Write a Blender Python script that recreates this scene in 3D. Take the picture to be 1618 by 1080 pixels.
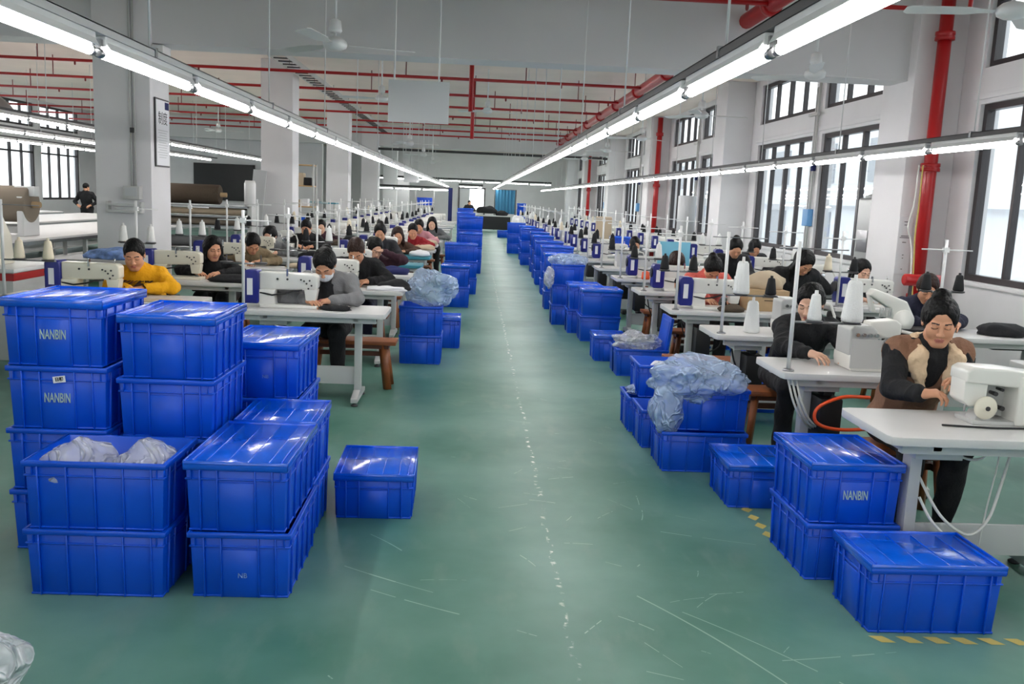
import bpy, bmesh, math, random
import numpy as np
from mathutils import Vector, Matrix, Euler

for _o in list(bpy.data.objects):
    bpy.data.objects.remove(_o, do_unlink=True)
scene = bpy.context.scene
COL = scene.collection
rng = random.Random(7)

# ------------------------------------------------------------------ camera
cam_data = bpy.data.cameras.new('camera')
cam_data.sensor_fit = 'HORIZONTAL'
cam_data.sensor_width = 36.0
cam_data.lens = 36.0 * 1420.0 / 1618.0
cam_data.clip_start = 0.05
cam_data.clip_end = 300.0
cam = bpy.data.objects.new('camera', cam_data)
COL.objects.link(cam)
cam.matrix_world = Matrix(((0.9983, -0.03595, -0.04585, 0.0),
                           (-0.0396, 0.15841, -0.98658, 0.0),
                           (0.04273, 0.98672, 0.15672, 1.72),
                           (0, 0, 0, 1)))
scene.camera = cam

# ------------------------------------------------------------------ sky, exposure
world = bpy.data.worlds.new('overcast_sky')
scene.world = world
world.use_nodes = True
_wn = world.node_tree
_wn.nodes['Background'].inputs['Color'].default_value = (0.93, 0.97, 1.0, 1)
_wn.nodes['Background'].inputs['Strength'].default_value = 1.5
scene.view_settings.view_transform = 'Standard'
scene.view_settings.look = 'None'
scene.view_settings.exposure = 1.05
scene.view_settings.gamma = 1.0
scene.view_settings.use_curve_mapping = False
TUBE_POWER = 19.0
scene.cycles.max_bounces = 8
scene.cycles.diffuse_bounces = 5
scene.cycles.transparent_max_bounces = 24
scene.cycles.caustics_reflective = False
scene.cycles.caustics_refractive = False
scene.cycles.sample_clamp_indirect = 8.0

# ------------------------------------------------------------------ materials
def lin(c):
    c = c / 255.0
    return c / 12.92 if c <= 0.04045 else ((c + 0.055) / 1.055) ** 2.4
def rgb(r, g, b):
    return (lin(r), lin(g), lin(b), 1.0)
M = {}
def mat(name, col, rough=0.5, metal=0.0, spec=0.5, noise=0.0, scale=8.0, bump=0.0, bscale=60.0, coat=0.0):
    m = bpy.data.materials.new(name)
    m.use_nodes = True
    nt = m.node_tree
    b = nt.nodes['Principled BSDF']
    b.inputs['Base Color'].default_value = col
    b.inputs['Roughness'].default_value = rough
    b.inputs['Metallic'].default_value = metal
    b.inputs['Specular IOR Level'].default_value = spec
    b.inputs['Coat Weight'].default_value = coat
    b.inputs['Coat Roughness'].default_value = 0.08
    if noise or bump:
        tc = nt.nodes.new('ShaderNodeTexCoord')
    if noise:
        n = nt.nodes.new('ShaderNodeTexNoise')
        n.inputs['Scale'].default_value = scale
        n.inputs['Detail'].default_value = 4
        nt.links.new(tc.outputs['Object'], n.inputs['Vector'])
        mr = nt.nodes.new('ShaderNodeMapRange')
        mr.inputs[1].default_value = 0.3; mr.inputs[2].default_value = 0.7
        mr.inputs[3].default_value = 1 - noise; mr.inputs[4].default_value = 1 + noise
        nt.links.new(n.outputs['Fac'], mr.inputs[0])
        mx = nt.nodes.new('ShaderNodeVectorMath'); mx.operation = 'SCALE'
        mx.inputs[0].default_value = col[:3]
        nt.links.new(mr.outputs[0], mx.inputs['Scale'])
        nt.links.new(mx.outputs[0], b.inputs['Base Color'])
    if bump:
        n2 = nt.nodes.new('ShaderNodeTexNoise')
        n2.inputs['Scale'].default_value = bscale
        n2.inputs['Detail'].default_value = 5
        nt.links.new(tc.outputs['Object'], n2.inputs['Vector'])
        bp = nt.nodes.new('ShaderNodeBump')
        bp.inputs['Strength'].default_value = bump
        bp.inputs['Distance'].default_value = 0.02
        nt.links.new(n2.outputs['Fac'], bp.inputs['Height'])
        nt.links.new(bp.outputs[0], b.inputs['Normal'])
    M[name] = m
    return m
def emit(name, col, strength):
    m = bpy.data.materials.new(name); m.use_nodes = True
    b = m.node_tree.nodes['Principled BSDF']
    b.inputs['Base Color'].default_value = col
    b.inputs['Emission Color'].default_value = col
    b.inputs['Emission Strength'].default_value = strength
    M[name] = m
    return m
def clear(name, col, alpha, rough=0.15):
    m = bpy.data.materials.new(name); m.use_nodes = True
    nt = m.node_tree; nt.nodes.remove(nt.nodes['Principled BSDF'])
    out = nt.nodes['Material Output']
    tr = nt.nodes.new('ShaderNodeBsdfTransparent')
    pb = nt.nodes.new('ShaderNodeBsdfPrincipled')
    pb.inputs['Base Color'].default_value = col; pb.inputs['Roughness'].default_value = rough
    tc = nt.nodes.new('ShaderNodeTexCoord')
    no = nt.nodes.new('ShaderNodeTexNoise'); no.inputs['Scale'].default_value = 5.5; no.inputs['Detail'].default_value = 2; no.inputs['Distortion'].default_value = 1.6
    nt.links.new(tc.outputs['Object'], no.inputs['Vector'])
    # thin ridges where the noise crosses its middle: creases in the film
    ab = nt.nodes.new('ShaderNodeMath'); ab.operation = 'SUBTRACT'; ab.inputs[1].default_value = 0.5
    nt.links.new(no.outputs['Fac'], ab.inputs[0])
    ac = nt.nodes.new('ShaderNodeMath'); ac.operation = 'ABSOLUTE'; nt.links.new(ab.outputs[0], ac.inputs[0])
    rg = nt.nodes.new('ShaderNodeMapRange'); rg.inputs[1].default_value = 0.0; rg.inputs[2].default_value = 0.07; rg.inputs[3].default_value = 1.0; rg.inputs[4].default_value = 0.0
    nt.links.new(ac.outputs[0], rg.inputs[0])
    bp = nt.nodes.new('ShaderNodeBump'); bp.inputs['Strength'].default_value = 0.8; bp.inputs['Distance'].default_value = 0.03
    nt.links.new(rg.outputs[0], bp.inputs['Height']); nt.links.new(bp.outputs[0], pb.inputs['Normal'])
    mr = nt.nodes.new('ShaderNodeMapRange')
    mr.inputs[3].default_value = max(0, alpha - 0.16); mr.inputs[4].default_value = min(1, alpha + 0.3)
    nt.links.new(rg.outputs[0], mr.inputs[0])
    mx = nt.nodes.new('ShaderNodeMixShader')
    nt.links.new(mr.outputs[0], mx.inputs[0])
    nt.links.new(tr.outputs[0], mx.inputs[1]); nt.links.new(pb.outputs[0], mx.inputs[2])
    nt.links.new(mx.outputs[0], out.inputs['Surface'])
    M[name] = m
    return m

mat('plaster', rgb(222, 220, 222), 0.75, noise=0.03, scale=1.5)
mat('ceiling_paint', rgb(240, 224, 214), 0.85, noise=0.05, scale=0.8)
mat('beam_paint', rgb(214, 213, 214), 0.8, noise=0.03, scale=1.0)
mat('window_frame', rgb(52, 46, 48), 0.4)
mat('red_paint', rgb(170, 22, 26), 0.35)
mat('dark_red', rgb(120, 20, 24), 0.45)
mat('white_metal', rgb(222, 222, 222), 0.35)
mat('machine_white', rgb(226, 224, 218), 0.3, coat=0.3)
mat('machine_cream', rgb(222, 216, 198), 0.3, coat=0.3)
mat('laminate', rgb(205, 204, 203), 0.38, noise=0.02, scale=5)
mat('laminate_edge', rgb(172, 172, 172), 0.5)
mat('leg_grey', rgb(190, 190, 188), 0.4)
mat('rail_dark', rgb(58, 56, 58), 0.5)
mat('steel', rgb(150, 150, 152), 0.3, metal=0.9)
mat('chrome', rgb(205, 205, 208), 0.15, metal=1.0)
mat('black', rgb(16, 16, 18), 0.5)
mat('black_thread', rgb(18, 18, 22), 0.8)
mat('white_thread', rgb(232, 232, 230), 0.75, bump=0.3, bscale=150)
mat('cream_thread', rgb(226, 214, 190), 0.75)
mat('red_thread', rgb(165, 30, 40), 0.75)
mat('navy_plastic', rgb(22, 30, 120), 0.35)
mat('crate_blue', rgb(0, 78, 206), 0.36, spec=0.5, noise=0.06, scale=3)
mat('crate_lid', rgb(0, 92, 222), 0.2, spec=0.6, bump=0.35, bscale=9, coat=0.6)
mat('lettering', rgb(168, 192, 186), 0.6)
mat('paper', rgb(232, 232, 236), 0.7)
mat('wood_bench', rgb(140, 78, 40), 0.45, noise=0.2, scale=9)
mat('wood_dark', rgb(92, 48, 30), 0.5, noise=0.2, scale=9)
mat('wood_light', rgb(196, 160, 112), 0.6, noise=0.1, scale=7)
mat('cardboard', rgb(176, 148, 112), 0.8)
mat('cloth_black', rgb(24, 24, 28), 0.9, bump=0.4, bscale=30)
mat('cloth_blue', rgb(120, 150, 205), 0.9, noise=.45, scale=14, bump=0.6, bscale=22)
mat('cloth_navy', rgb(34, 40, 92), 0.9)
mat('cloth_white', rgb(226, 226, 230), 0.9)
mat('cloth_grey', rgb(110, 110, 112), 0.95, bump=0.5, bscale=80)
mat('cloth_brown', rgb(78, 66, 54), 0.95, bump=0.3, bscale=40)
mat('cloth_taupe', rgb(136, 124, 110), 0.95)
mat('cloth_tan', rgb(190, 172, 148), 0.95)
mat('cable_white', rgb(216, 214, 208), 0.5)
mat('cable_black', rgb(20, 20, 22), 0.5)
mat('orange_hose', rgb(236, 84, 36), 0.4)
mat('tape_yellow', rgb(196, 176, 96), 0.7)
mat('scuff', rgb(150, 176, 162), 0.6)
mat('teal_board', rgb(120, 190, 215), 0.45)
mat('turquoise_top', rgb(52, 132, 150), 0.5)
mat('sign_grey', rgb(186, 188, 190), 0.6)
mat('label_blue', rgb(96, 150, 200), 0.5)
mat('board_black', rgb(14, 14, 16), 0.3)
mat('curtain_blue', rgb(70, 135, 170), 0.8)
mat('heater_grey', rgb(150, 152, 152), 0.35, metal=0.3)
mat('facade', rgb(226, 227, 230), 0.9)
mat('facade_window', rgb(168, 170, 176), 0.6)  # grey of the windows on the building across the yard
mat('led_strip', rgb(235, 235, 235), 0.5)
emit('tube_glow', (1.0, 0.985, 0.97, 1), TUBE_POWER)
clear('poly_white', rgb(238, 240, 246), 0.55, 0.2)
clear('poly_blue', rgb(200, 222, 252), 0.56, 0.16)

def make_glass():
    m = bpy.data.materials.new('window_glass'); m.use_nodes = True
    nt = m.node_tree; nt.nodes.remove(nt.nodes['Principled BSDF'])
    out = nt.nodes['Material Output']
    tr = nt.nodes.new('ShaderNodeBsdfTransparent'); tr.inputs[0].default_value = (0.9, 0.93, 0.93, 1)
    gl = nt.nodes.new('ShaderNodeBsdfGlossy'); gl.inputs['Roughness'].default_value = 0.02
    lw = nt.nodes.new('ShaderNodeLayerWeight'); lw.inputs[0].default_value = 0.5
    pw = nt.nodes.new('ShaderNodeMath'); pw.operation = 'POWER'; pw.inputs[1].default_value = 4.0
    nt.links.new(lw.outputs['Facing'], pw.inputs[0])
    fr = nt.nodes.new('ShaderNodeMapRange'); fr.inputs[3].default_value = 0.03; fr.inputs[4].default_value = 0.5
    nt.links.new(pw.outputs[0], fr.inputs[0])
    mx = nt.nodes.new('ShaderNodeMixShader')
    nt.links.new(fr.outputs[0], mx.inputs[0]); nt.links.new(tr.outputs[0], mx.inputs[1]); nt.links.new(gl.outputs[0], mx.inputs[2])
    nt.links.new(mx.outputs[0], out.inputs['Surface'])
    M['window_glass'] = m
make_glass()

def make_floor():
    m = bpy.data.materials.new('epoxy_floor'); m.use_nodes = True
    nt = m.node_tree; b = nt.nodes['Principled BSDF']; L = nt.links.new
    def node(t, **kw):
        n = nt.nodes.new(t)
        for k, v in kw.items():
            setattr(n, k, v)
        return n
    geo = node('ShaderNodeNewGeometry')
    def noise(scale, detail=4, stretch=None, rough=0.55):
        n = node('ShaderNodeTexNoise'); n.inputs['Scale'].default_value = scale; n.inputs['Detail'].default_value = detail
        n.inputs['Roughness'].default_value = rough
        if stretch:
            mp = node('ShaderNodeMapping'); mp.inputs['Scale'].default_value = stretch[:3]
            mp.inputs['Rotation'].default_value = (0, 0, stretch[3])
            L(geo.outputs['Position'], mp.inputs['Vector']); L(mp.outputs[0], n.inputs['Vector'])
        else:
            L(geo.outputs['Position'], n.inputs['Vector'])
        return n.outputs['Fac']
    def ramp(f, a, c0, d, c1):
        r = node('ShaderNodeMapRange'); r.inputs[1].default_value = a; r.inputs[2].default_value = d
        r.inputs[3].default_value = c0; r.inputs[4].default_value = c1; L(f, r.inputs[0]); return r.outputs[0]
    def mix(f, a, bb):
        x = node('ShaderNodeMix', data_type='RGBA')
        L(f, x.inputs[0])
        for i, v in ((6, a), (7, bb)):
            if hasattr(v, 'is_output'): L(v, x.inputs[i])
            else: x.inputs[i].default_value = v
        return x.outputs[2]
    def math_(op, a, b2):
        x = node('ShaderNodeMath', operation=op)
        for i, v in enumerate((a, b2)):
            if hasattr(v, 'is_output'): L(v, x.inputs[i])
            else: x.inputs[i].default_value = v
        return x.outputs[0]
    c = mix(ramp(noise(0.7, 5), 0.35, 0, 0.65, 1), rgb(60, 111, 95), rgb(104, 144, 131))
    c = mix(ramp(noise(6.0, 6, (1, 0.35, 1, 0.1)), 0.56, 0, 0.72, 0.45), c, rgb(112, 138, 124))
    # (scuffs)
    # joint down the aisle; lamp glints on its ridges painted as pale flecks
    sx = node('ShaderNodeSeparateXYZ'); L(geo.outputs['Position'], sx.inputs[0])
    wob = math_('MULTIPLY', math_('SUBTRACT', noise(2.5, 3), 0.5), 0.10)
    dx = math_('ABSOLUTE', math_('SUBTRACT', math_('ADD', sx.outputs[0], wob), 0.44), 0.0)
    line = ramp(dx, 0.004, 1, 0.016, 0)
    glint_flecks = math_('MULTIPLY', ramp(noise(16.0, 4), 0.54, 0, 0.6, 1), ramp(noise(1.3, 2), 0.44, 0.15, 0.56, 1))
    worn = math_('MULTIPLY', line, glint_flecks)  # mask of the glints painted along the joint
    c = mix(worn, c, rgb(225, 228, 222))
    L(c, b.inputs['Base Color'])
    rr = ramp(noise(1.1, 5), 0.2, 0.36, 0.8, 0.46)
    L(rr, b.inputs['Roughness'])
    b.inputs['Specular IOR Level'].default_value = 0.5
    bp = node('ShaderNodeBump'); bp.inputs['Strength'].default_value = 0.12; bp.inputs['Distance'].default_value = 0.02
    L(noise(3.0, 4), bp.inputs['Height']); L(bp.outputs[0], b.inputs['Normal'])
    M['epoxy_floor'] = m
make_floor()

# ------------------------------------------------------------------ object helpers
def tag(o, label=None, cat=None, group=None, kind=None):
    if label: o['label'] = label
    if cat: o['category'] = cat
    if group: o['group'] = group
    if kind: o['kind'] = kind
    return o
def empty(name, loc=(0, 0, 0), rz=0.0, label=None, cat=None, group=None):
    o = bpy.data.objects.new(name, None)
    o.empty_display_size = 0.1
    COL.objects.link(o); o.location = loc; o.rotation_euler = (0, 0, rz)
    return tag(o, label, cat, group)
KIDS = {}
def link_child(o, parent):
    if parent is not None:
        o.parent = parent
        KIDS.setdefault(parent.as_pointer(), []).append(o)
def kids(o):
    return KIDS.get(o.as_pointer(), [])
def copy_tree(o, parent=None):
    c = o.copy(); COL.objects.link(c)
    if parent is not None:
        link_child(c, parent)
    for ch in kids(o):
        copy_tree(ch, c)
    return c
def place(proto, used, loc, rz=0.0, label=None, cat=None, group=None):
    """first call moves the prototype itself, later calls copy it with its parts"""
    o = proto if not used else copy_tree(proto)
    used.append(o)
    o.location = loc; o.rotation_euler = (0, 0, rz)
    return tag(o, label, cat, group)

class MB:
    def __init__(s):
        s.v = []; s.f = []; s.sm = []
    def add(s, vs, fs, smooth=False):
        n = len(s.v); s.v.extend([tuple(p) for p in vs])
        s.f.extend([tuple(i + n for i in f) for f in fs]); s.sm.extend([smooth] * len(fs))
        return s
    def box(s, c, d, R=None):
        x, y, z = d[0] / 2, d[1] / 2, d[2] / 2
        vs = [Vector((a, b, e)) for a in (-x, x) for b in (-y, y) for e in (-z, z)]
        if R is not None: vs = [R @ v for v in vs]
        vs = [v + Vector(c) for v in vs]
        return s.add(vs, [(0, 1, 3, 2), (4, 6, 7, 5), (0, 4, 5, 1), (2, 3, 7, 6), (0, 2, 6, 4), (1, 5, 7, 3)])
    def span(s, a, b):
        return s.box([(a[i] + b[i]) / 2 for i in range(3)], [abs(b[i] - a[i]) for i in range(3)])
    def tube(s, pts, r, n=10, caps=True):
        pts = [Vector(p) for p in pts]
        rs = r if isinstance(r, (list, tuple)) else [r] * len(pts)
        rings = []; t0 = None; up = None
        for i, p in enumerate(pts):
            t = (pts[min(i + 1, len(pts) - 1)] - pts[max(i - 1, 0)])
            t = t.normalized() if t.length > 1e-9 else Vector((0, 0, 1))
            if up is None:
                up = Vector((0, 0, 1)) if abs(t.z) < 0.9 else Vector((1, 0, 0))
            u = t.cross(up)
            if u.length < 1e-6: u = t.orthogonal()
            u.normalize(); w = u.cross(t).normalized(); up = w
            rings.append([p + (u * math.cos(2 * math.pi * k / n) + w * math.sin(2 * math.pi * k / n)) * rs[i] for k in range(n)])
        vs = [q for ring in rings for q in ring]
        fs = []
        for i in range(len(rings) - 1):
            for k in range(n):
                a = i * n + k; b = i * n + (k + 1) % n
                fs.append((a, b, b + n, a + n))
        base = len(s.v)
        s.add(vs, fs, True)
        if caps:
            s.f.append(tuple(base + k for k in range(n))[::-1]); s.sm.append(False)
            e = base + (len(rings) - 1) * n
            s.f.append(tuple(e + k for k in range(n))); s.sm.append(False)
        return s
    def lathe(s, prof, n=16, c=(0, 0, 0), axis='z', caps=True):
        def P(r, h, a):
            x, y = r * math.cos(a), r * math.sin(a)
            q = {'z': (x, y, h), 'x': (h, x, y), 'y': (y, h, x)}[axis]
            return (q[0] + c[0], q[1] + c[1], q[2] + c[2])
        vs = [P(r, h, 2 * math.pi * k / n) for r, h in prof for k in range(n)]
        fs = []
        for i in range(len(prof) - 1):
            for k in range(n):
                a = i * n + k; b = i * n + (k + 1) % n
                fs.append((a, b, b + n, a + n))
        base = len(s.v)
        s.add(vs, fs, True)
        if caps:
            s.f.append(tuple(base + k for k in range(n))[::-1]); s.sm.append(False)
            e = base + (len(prof) - 1) * n
            s.f.append(tuple(e + k for k in range(n))); s.sm.append(False)
        return s
    def prism(s, outline, a, b, axis='y'):
        """outline: 2-D points (CCW), extruded from a to b along axis"""
        def P(u, w, t):
            return {'y': (u, t, w), 'x': (t, u, w), 'z': (u, w, t)}[axis]
        n = len(outline)
        vs = [P(u, w, a) for u, w in outline] + [P(u, w, b) for u, w in outline]
        fs = [tuple(range(n)), tuple(range(2 * n - 1, n - 1, -1))]
        fs += [(k, k + n, (k + 1) % n + n, (k + 1) % n) for k in range(n)]
        return s.add(vs, fs)
    def frustum(s, c, d0, d1, h):
        """box tapering from d0 (bottom) to d1 (top); c = centre of the bottom"""
        vs = []
        for d, z in ((d0, 0), (d1, h)):
            vs += [(c[0] + a * d[0] / 2, c[1] + b * d[1] / 2, c[2] + z) for a, b in ((-1, -1), (1, -1), (1, 1), (-1, 1))]
        return s.add(vs, [(3, 2, 1, 0), (4, 5, 6, 7), (0, 1, 5, 4), (1, 2, 6, 5), (2, 3, 7, 6), (3, 0, 4, 7)])
    def mesh(s, name, bevel=0.0, seg=2):
        me = bpy.data.meshes.new(name)
        me.from_pydata(s.v, [], s.f)
        for p, k in zip(me.polygons, s.sm):
            p.use_smooth = k
        bm = bmesh.new(); bm.from_mesh(me)
        bmesh.ops.recalc_face_normals(bm, faces=bm.faces[:])
        if bevel:
            es = [e for e in bm.edges if len(e.link_faces) == 2 and e.calc_face_angle(0) > 0.6 and not (e.link_faces[0].smooth and e.link_faces[1].smooth)]
            bmesh.ops.bevel(bm, geom=es, offset=bevel, segments=seg, profile=0.6, affect='EDGES', clamp_overlap=True)
            for f in bm.faces: f.smooth = True
        bm.to_mesh(me); bm.free()
        if bevel:
            me.set_sharp_from_angle(angle=math.radians(50))
        return me
    def build(s, name, m, parent=None, bevel=0.0, seg=2, loc=None):
        me = s.mesh(name, bevel, seg)
        for k in (m if isinstance(m, (list, tuple)) else [m]):
            me.materials.append(M[k])
        o = bpy.data.objects.new(name, me)
        COL.objects.link(o); link_child(o, parent)
        if loc: o.location = loc
        return o
def struct(o):
    o['kind'] = 'structure'
    return o
def text_mesh(body, size, name='lettering', m='lettering', depth=0.0006, parent=None, mtx=None, weight=0.0):
    cu = bpy.data.curves.new('type', 'FONT'); cu.body = body; cu.size = size; cu.extrude = depth
    cu.align_x = 'CENTER'; cu.align_y = 'CENTER'; cu.offset = weight
    t = bpy.data.objects.new('type', cu); COL.objects.link(t)
    dg = bpy.context.evaluated_depsgraph_get()
    me = bpy.data.meshes.new_from_object(t.evaluated_get(dg))
    bpy.data.objects.remove(t, do_unlink=True); bpy.data.curves.remove(cu)
    if mtx is not None: me.transform(mtx)
    me.materials.clear(); me.materials.append(M[m])
    o = bpy.data.objects.new(name, me); COL.objects.link(o); link_child(o, parent)
    return o
# upright text facing -y (towards the camera end of the hall), facing +x, facing -x
FACE_S = Matrix.Rotation(math.pi / 2, 4, 'X')
FACE_E = Matrix.Rotation(math.pi / 2, 4, 'Z') @ FACE_S
FACE_W = Matrix.Rotation(-math.pi / 2, 4, 'Z') @ FACE_S

# ------------------------------------------------------------------ the hall
XW, XE, Y0, Y1, ZC = -15.6, 6.0, -9.0, 57.0, 4.45
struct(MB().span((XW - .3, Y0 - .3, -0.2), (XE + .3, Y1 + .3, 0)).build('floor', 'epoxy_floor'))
struct(MB().span((XW - .3, Y0 - .3, ZC), (XE + .3, Y1 + .3, ZC + .2)).build('ceiling', 'ceiling_paint'))
BAY = 8.6
cols = [11.7 + BAY * k for k in range(-2, 6)]
openings = []
for c in cols:
    openings += [(c + 0.95, c + 4.15), (c + 4.6, c + 7.75)]
openings = [(a, b) for a, b in openings if b < Y1 - 0.3 and a > Y0 + .3]
def side_wall(x0, x1, name, wins):
    w = MB()
    bands = ((0.98, 3.08), (3.5, 4.32))
    w.span((x0, Y0, 0), (x1, Y1, 0.98)); w.span((x0, Y0, 3.08), (x1, Y1, 3.5)); w.span((x0, Y0, 4.32), (x1, Y1, ZC))
    for z0, z1 in bands:
        y = Y0
        for a, b in wins:
            w.span((x0, y, z0), (x1, a, z1)); y = b
        w.span((x0, y, z0), (x1, Y1, z1))
    struct(w.build(name, 'plaster'))
side_wall(XE, XE + .24, 'wall_window_side', openings)
wopen = [(a, b) for a, b in openings if 19 < a < 38 or a < 4]
side_wall(XW - .24, XW, 'wall_cutting_side', wopen)
nw = MB()
nw.span((XW, Y0 - .2, 0), (XE, Y0, .9)); nw.span((XW, Y0 - .2, 4.0), (XE, Y0, ZC))
added_near_openings = [(-14.6, -10.0), (-9.0, -4.4), (-3.4, 1.2), (1.9, 5.4)]  # unseen glazing added behind the camera to brighten surfaces facing it
_x = XW
for a, b in added_near_openings:
    nw.span((_x, Y0 - .2, .9), (a, Y0, 4.0)); _x = b
nw.span((_x, Y0 - .2, .9), (XE, Y0, 4.0))
struct(nw.build('wall_near_end', 'plaster'))
# far end wall with a doorway and a bright window
fw = MB()
fw.span((XW, Y1, 0), (-1.1, Y1 + .2, ZC)); fw.span((2.6, Y1, 0), (XE, Y1 + .2, ZC)); fw.span((-1.1, Y1, 2.25), (2.6, Y1 + .2, ZC))
fw.span((0.5, Y1, 0), (2.6, Y1 + .2, 2.25)); fw.span((-1.1, Y1, 0), (-0.4, Y1 + .2, 2.25)); fw.span((-.4, Y1, 0), (.5, Y1 + .2, .95))
struct(fw.build('wall_far_end', 'plaster'))
# windows: every opening is an object with its frame, sashes and glass
def window_proto(w, h, ncol, transom):
    root = empty('window_0')
    f = MB(); t = 0.075
    f.span((-.05, 0, 0), (.05, w, t)); f.span((-.05, 0, h - t), (.05, w, h))
    f.span((-.05, 0, 0), (.05, t, h)); f.span((-.05, w - t, 0), (.05, w, h))
    if transom: f.span((-.045, t, h * 0.77), (.045, w - t, h * 0.77 + .06))
    for k in range(1, ncol):
        y = w * k / ncol; b = .04 if k % 2 == 0 else .026
        f.span((-.04, y - b, t), (.04, y + b, h - t))
    f.build('frame', 'window_frame', root)
    MB().span((-.004, t * .6, t * .6), (.004, w - t * .6, h - t * .6)).build('pane', 'window_glass', root)
    return root
protos = {}
wi = 0
for side, xs, wins in (('e', XE + .1, openings), ('w', XW - .1, wopen)):
    for a, b in wins:
        for z0, z1, tr in ((0.98, 3.08, True), (3.5, 4.32, False)):
            key = (round(b - a, 2), tr)
            if key not in protos:
                protos[key] = (window_proto(b - a, z1 - z0, 4, tr), [])
            p, used = protos[key]
            o = place(p, used, (xs, a, z0))
            wi += 1
            o.name = f'window_{wi}'; o['kind'] = 'structure'
for a, b in added_near_openings:      # glazing added in the near end for its light, turned to run along x
    p = window_proto(b - a, 3.1, 4, True)
    p.location = (b, Y0 - .1, .9); p.rotation_euler = (0, 0, math.pi / 2)
    wi += 1; p.name = f'window_{wi}'; p['kind'] = 'structure'
ti = 0
for a, b in openings:      # stepped lintels above the lower windows and sills below them
    ti += 1
    struct(MB().span((XE - .035, a - .12, 3.13), (XE, b + .12, 3.2)).span((XE - .05, a - .08, .93), (XE, b + .08, .98)).build(f'trim_{ti}', 'plaster', bevel=.006))
# columns along the window wall and the free-standing row
k = 0
for c in cols:
    k += 1
    struct(MB().span((XE - .62, c - .38, 0), (XE, c + .5, ZC)).build('column', 'plaster', bevel=.02))
    if c > 11:
        struct(MB().span((-4.67, c - .3, 0), (-3.99, c + .4, ZC)).build('column', 'plaster', bevel=.02))
struct(MB().span((XW, 11.5, 3.4), (XE, 12.0, ZC)).build('beam', 'beam_paint'))
struct(MB().span((XW, 37.4, 3.62), (XE, 37.9, ZC)).build('beam', 'beam_paint'))
struct(MB().span((XW, 2.9, 3.4), (XE, 3.3, ZC)).build('beam', 'beam_paint'))
struct(MB().span((XW, 38.2, 0), (-6.4, 38.45, ZC)).build('wall_cutting_end', 'plaster'))
struct(MB().span((XW + .0, Y0, 0), (XE, Y0 + .03, .1)).build('baseboard_near', 'beam_paint'))
# the pale building across the yard
fac = empty('neighbouring_building', (13.5, 20, 0), 0, 'pale multi-storey building seen through the windows across the yard', 'building')
w = MB(); w.span((0, -60, -6), (6, 60, 4.9)); 
for z in (-.2, 2.0): w.span((-.25, -60, z), (0, 60, z + .22))
fac['kind'] = 'structure'
w.build('wall', 'facade', fac)
for y in range(-56, 58, 5):
    for z in (-.0, 2.55):
        MB().span((-.06, y, z + .3), (.02, y + 2.0, z + 1.75)).build('window', 'facade_window', fac)
struct(MB().span((XE + .3, -60, -.2), (60, 90, 0)).build('ground', 'facade'))
struct(MB().span((-70, -60, -.2), (XW - .3, 90, 0)).build('ground', 'facade'))

# ------------------------------------------------------------------ words for labels
_ONES = 'zeroth first second third fourth fifth sixth seventh eighth ninth tenth eleventh twelfth thirteenth fourteenth fifteenth sixteenth seventeenth eighteenth nineteenth'.split()
_TENS = {2: 'twent', 3: 'thirt', 4: 'fort', 5: 'fift'}
def nth(n):
    if n < 20: return _ONES[n]
    t, u = divmod(n, 10)
    return _TENS[t] + 'ieth' if u == 0 else _TENS[t] + 'y-' + _ONES[u]

# ------------------------------------------------------------------ fluorescent strips
def lamp_proto():
    r = empty('tube_lamp')
    MB().span((-.026, -.61, .03), (.026, .61, .075)).build('housing', 'white_metal', r, bevel=.006)
    m = MB(); m.prism([(-.042, .020), (-.026, .05), (.026, .05), (.042, .020), (.040, .018), (.025, .044), (-.025, .044), (-.040, .018)], -.6, .6, 'y')
    m.build('reflector', 'white_metal', r)
    MB().lathe([(.0205, -.595), (.0205, .595)], 12, (0, 0, 0), 'y').build('tube', 'tube_glow', r)
    for s in (-1, 1):
        MB().lathe([(.0195, s * .592), (.021, s * .6), (.021, s * .632), (.016, s * .636)], 12, (0, 0, 0), 'y').span((-.012, s * .6, 0), (.012, s * .63, .06)).build('socket', 'steel', r)
    return r
LP = lamp_proto(); LU = []
def lamp_strip(x, y0, n, z, where, pitch=1.32, rod=True, dark=True):
    a, b = y0 - .66, y0 + pitch * n
    rail = empty('lamp_rail', (x, a, z), 0, ('dark' if dark else 'grey') + ' perforated channel carrying the tube lamps ' + where, 'lamp rail')
    L = b - a
    m = MB()
    m.span((-.03, 0, .0755), (.03, L, .10)); m.span((-.03, 0, .10), (-.024, L, .112)); m.span((.024, 0, .10), (.03, L, .112))
    m.span((-.03, 0, .107), (-.012, L, .112)); m.span((.012, 0, .107), (.03, L, .112))
    m.build('channel', 'rail_dark' if dark else 'leg_grey', rail)
    if rod:
        k = 0; y = .66
        while y < L:
            MB().tube([(0, y, .1), (0, y, ZC - z)], .006, 6).build('hanger_rod', 'white_metal', rail)
            MB().span((-.036, y - .015, .0755), (.036, y + .015, .122)).build('bracket', 'steel', rail)
            y += pitch * 2
    for i in range(n):
        place(LP, LU, (x, y0 + pitch * i, z), 0, f'glowing tube lamp, {nth(i + 1)} from the near end of the strip {where}', 'lamp', 'tube lamps ' + where)
lamp_strip(-1.66, 4.09 - .66 - 1.32 * 3, 42, 2.27, 'over pillar-side tables', dark=False)  # aisle and window strips lengthened with added lamps to brighten the far wall
lamp_strip(1.03, 3.24 - .66 - 1.32 * 3, 43, 2.27, 'over aisle-edge crates')
lamp_strip(3.85, 7.67 - .66 - 1.32 * 4, 40, 2.27, 'by the windows')
lamp_strip(-7.0, 10.0, 18, 2.62, 'right behind the pillars')
lamp_strip(-9.3, 12.0, 16, 2.62, 'amid the cutting area')
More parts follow.
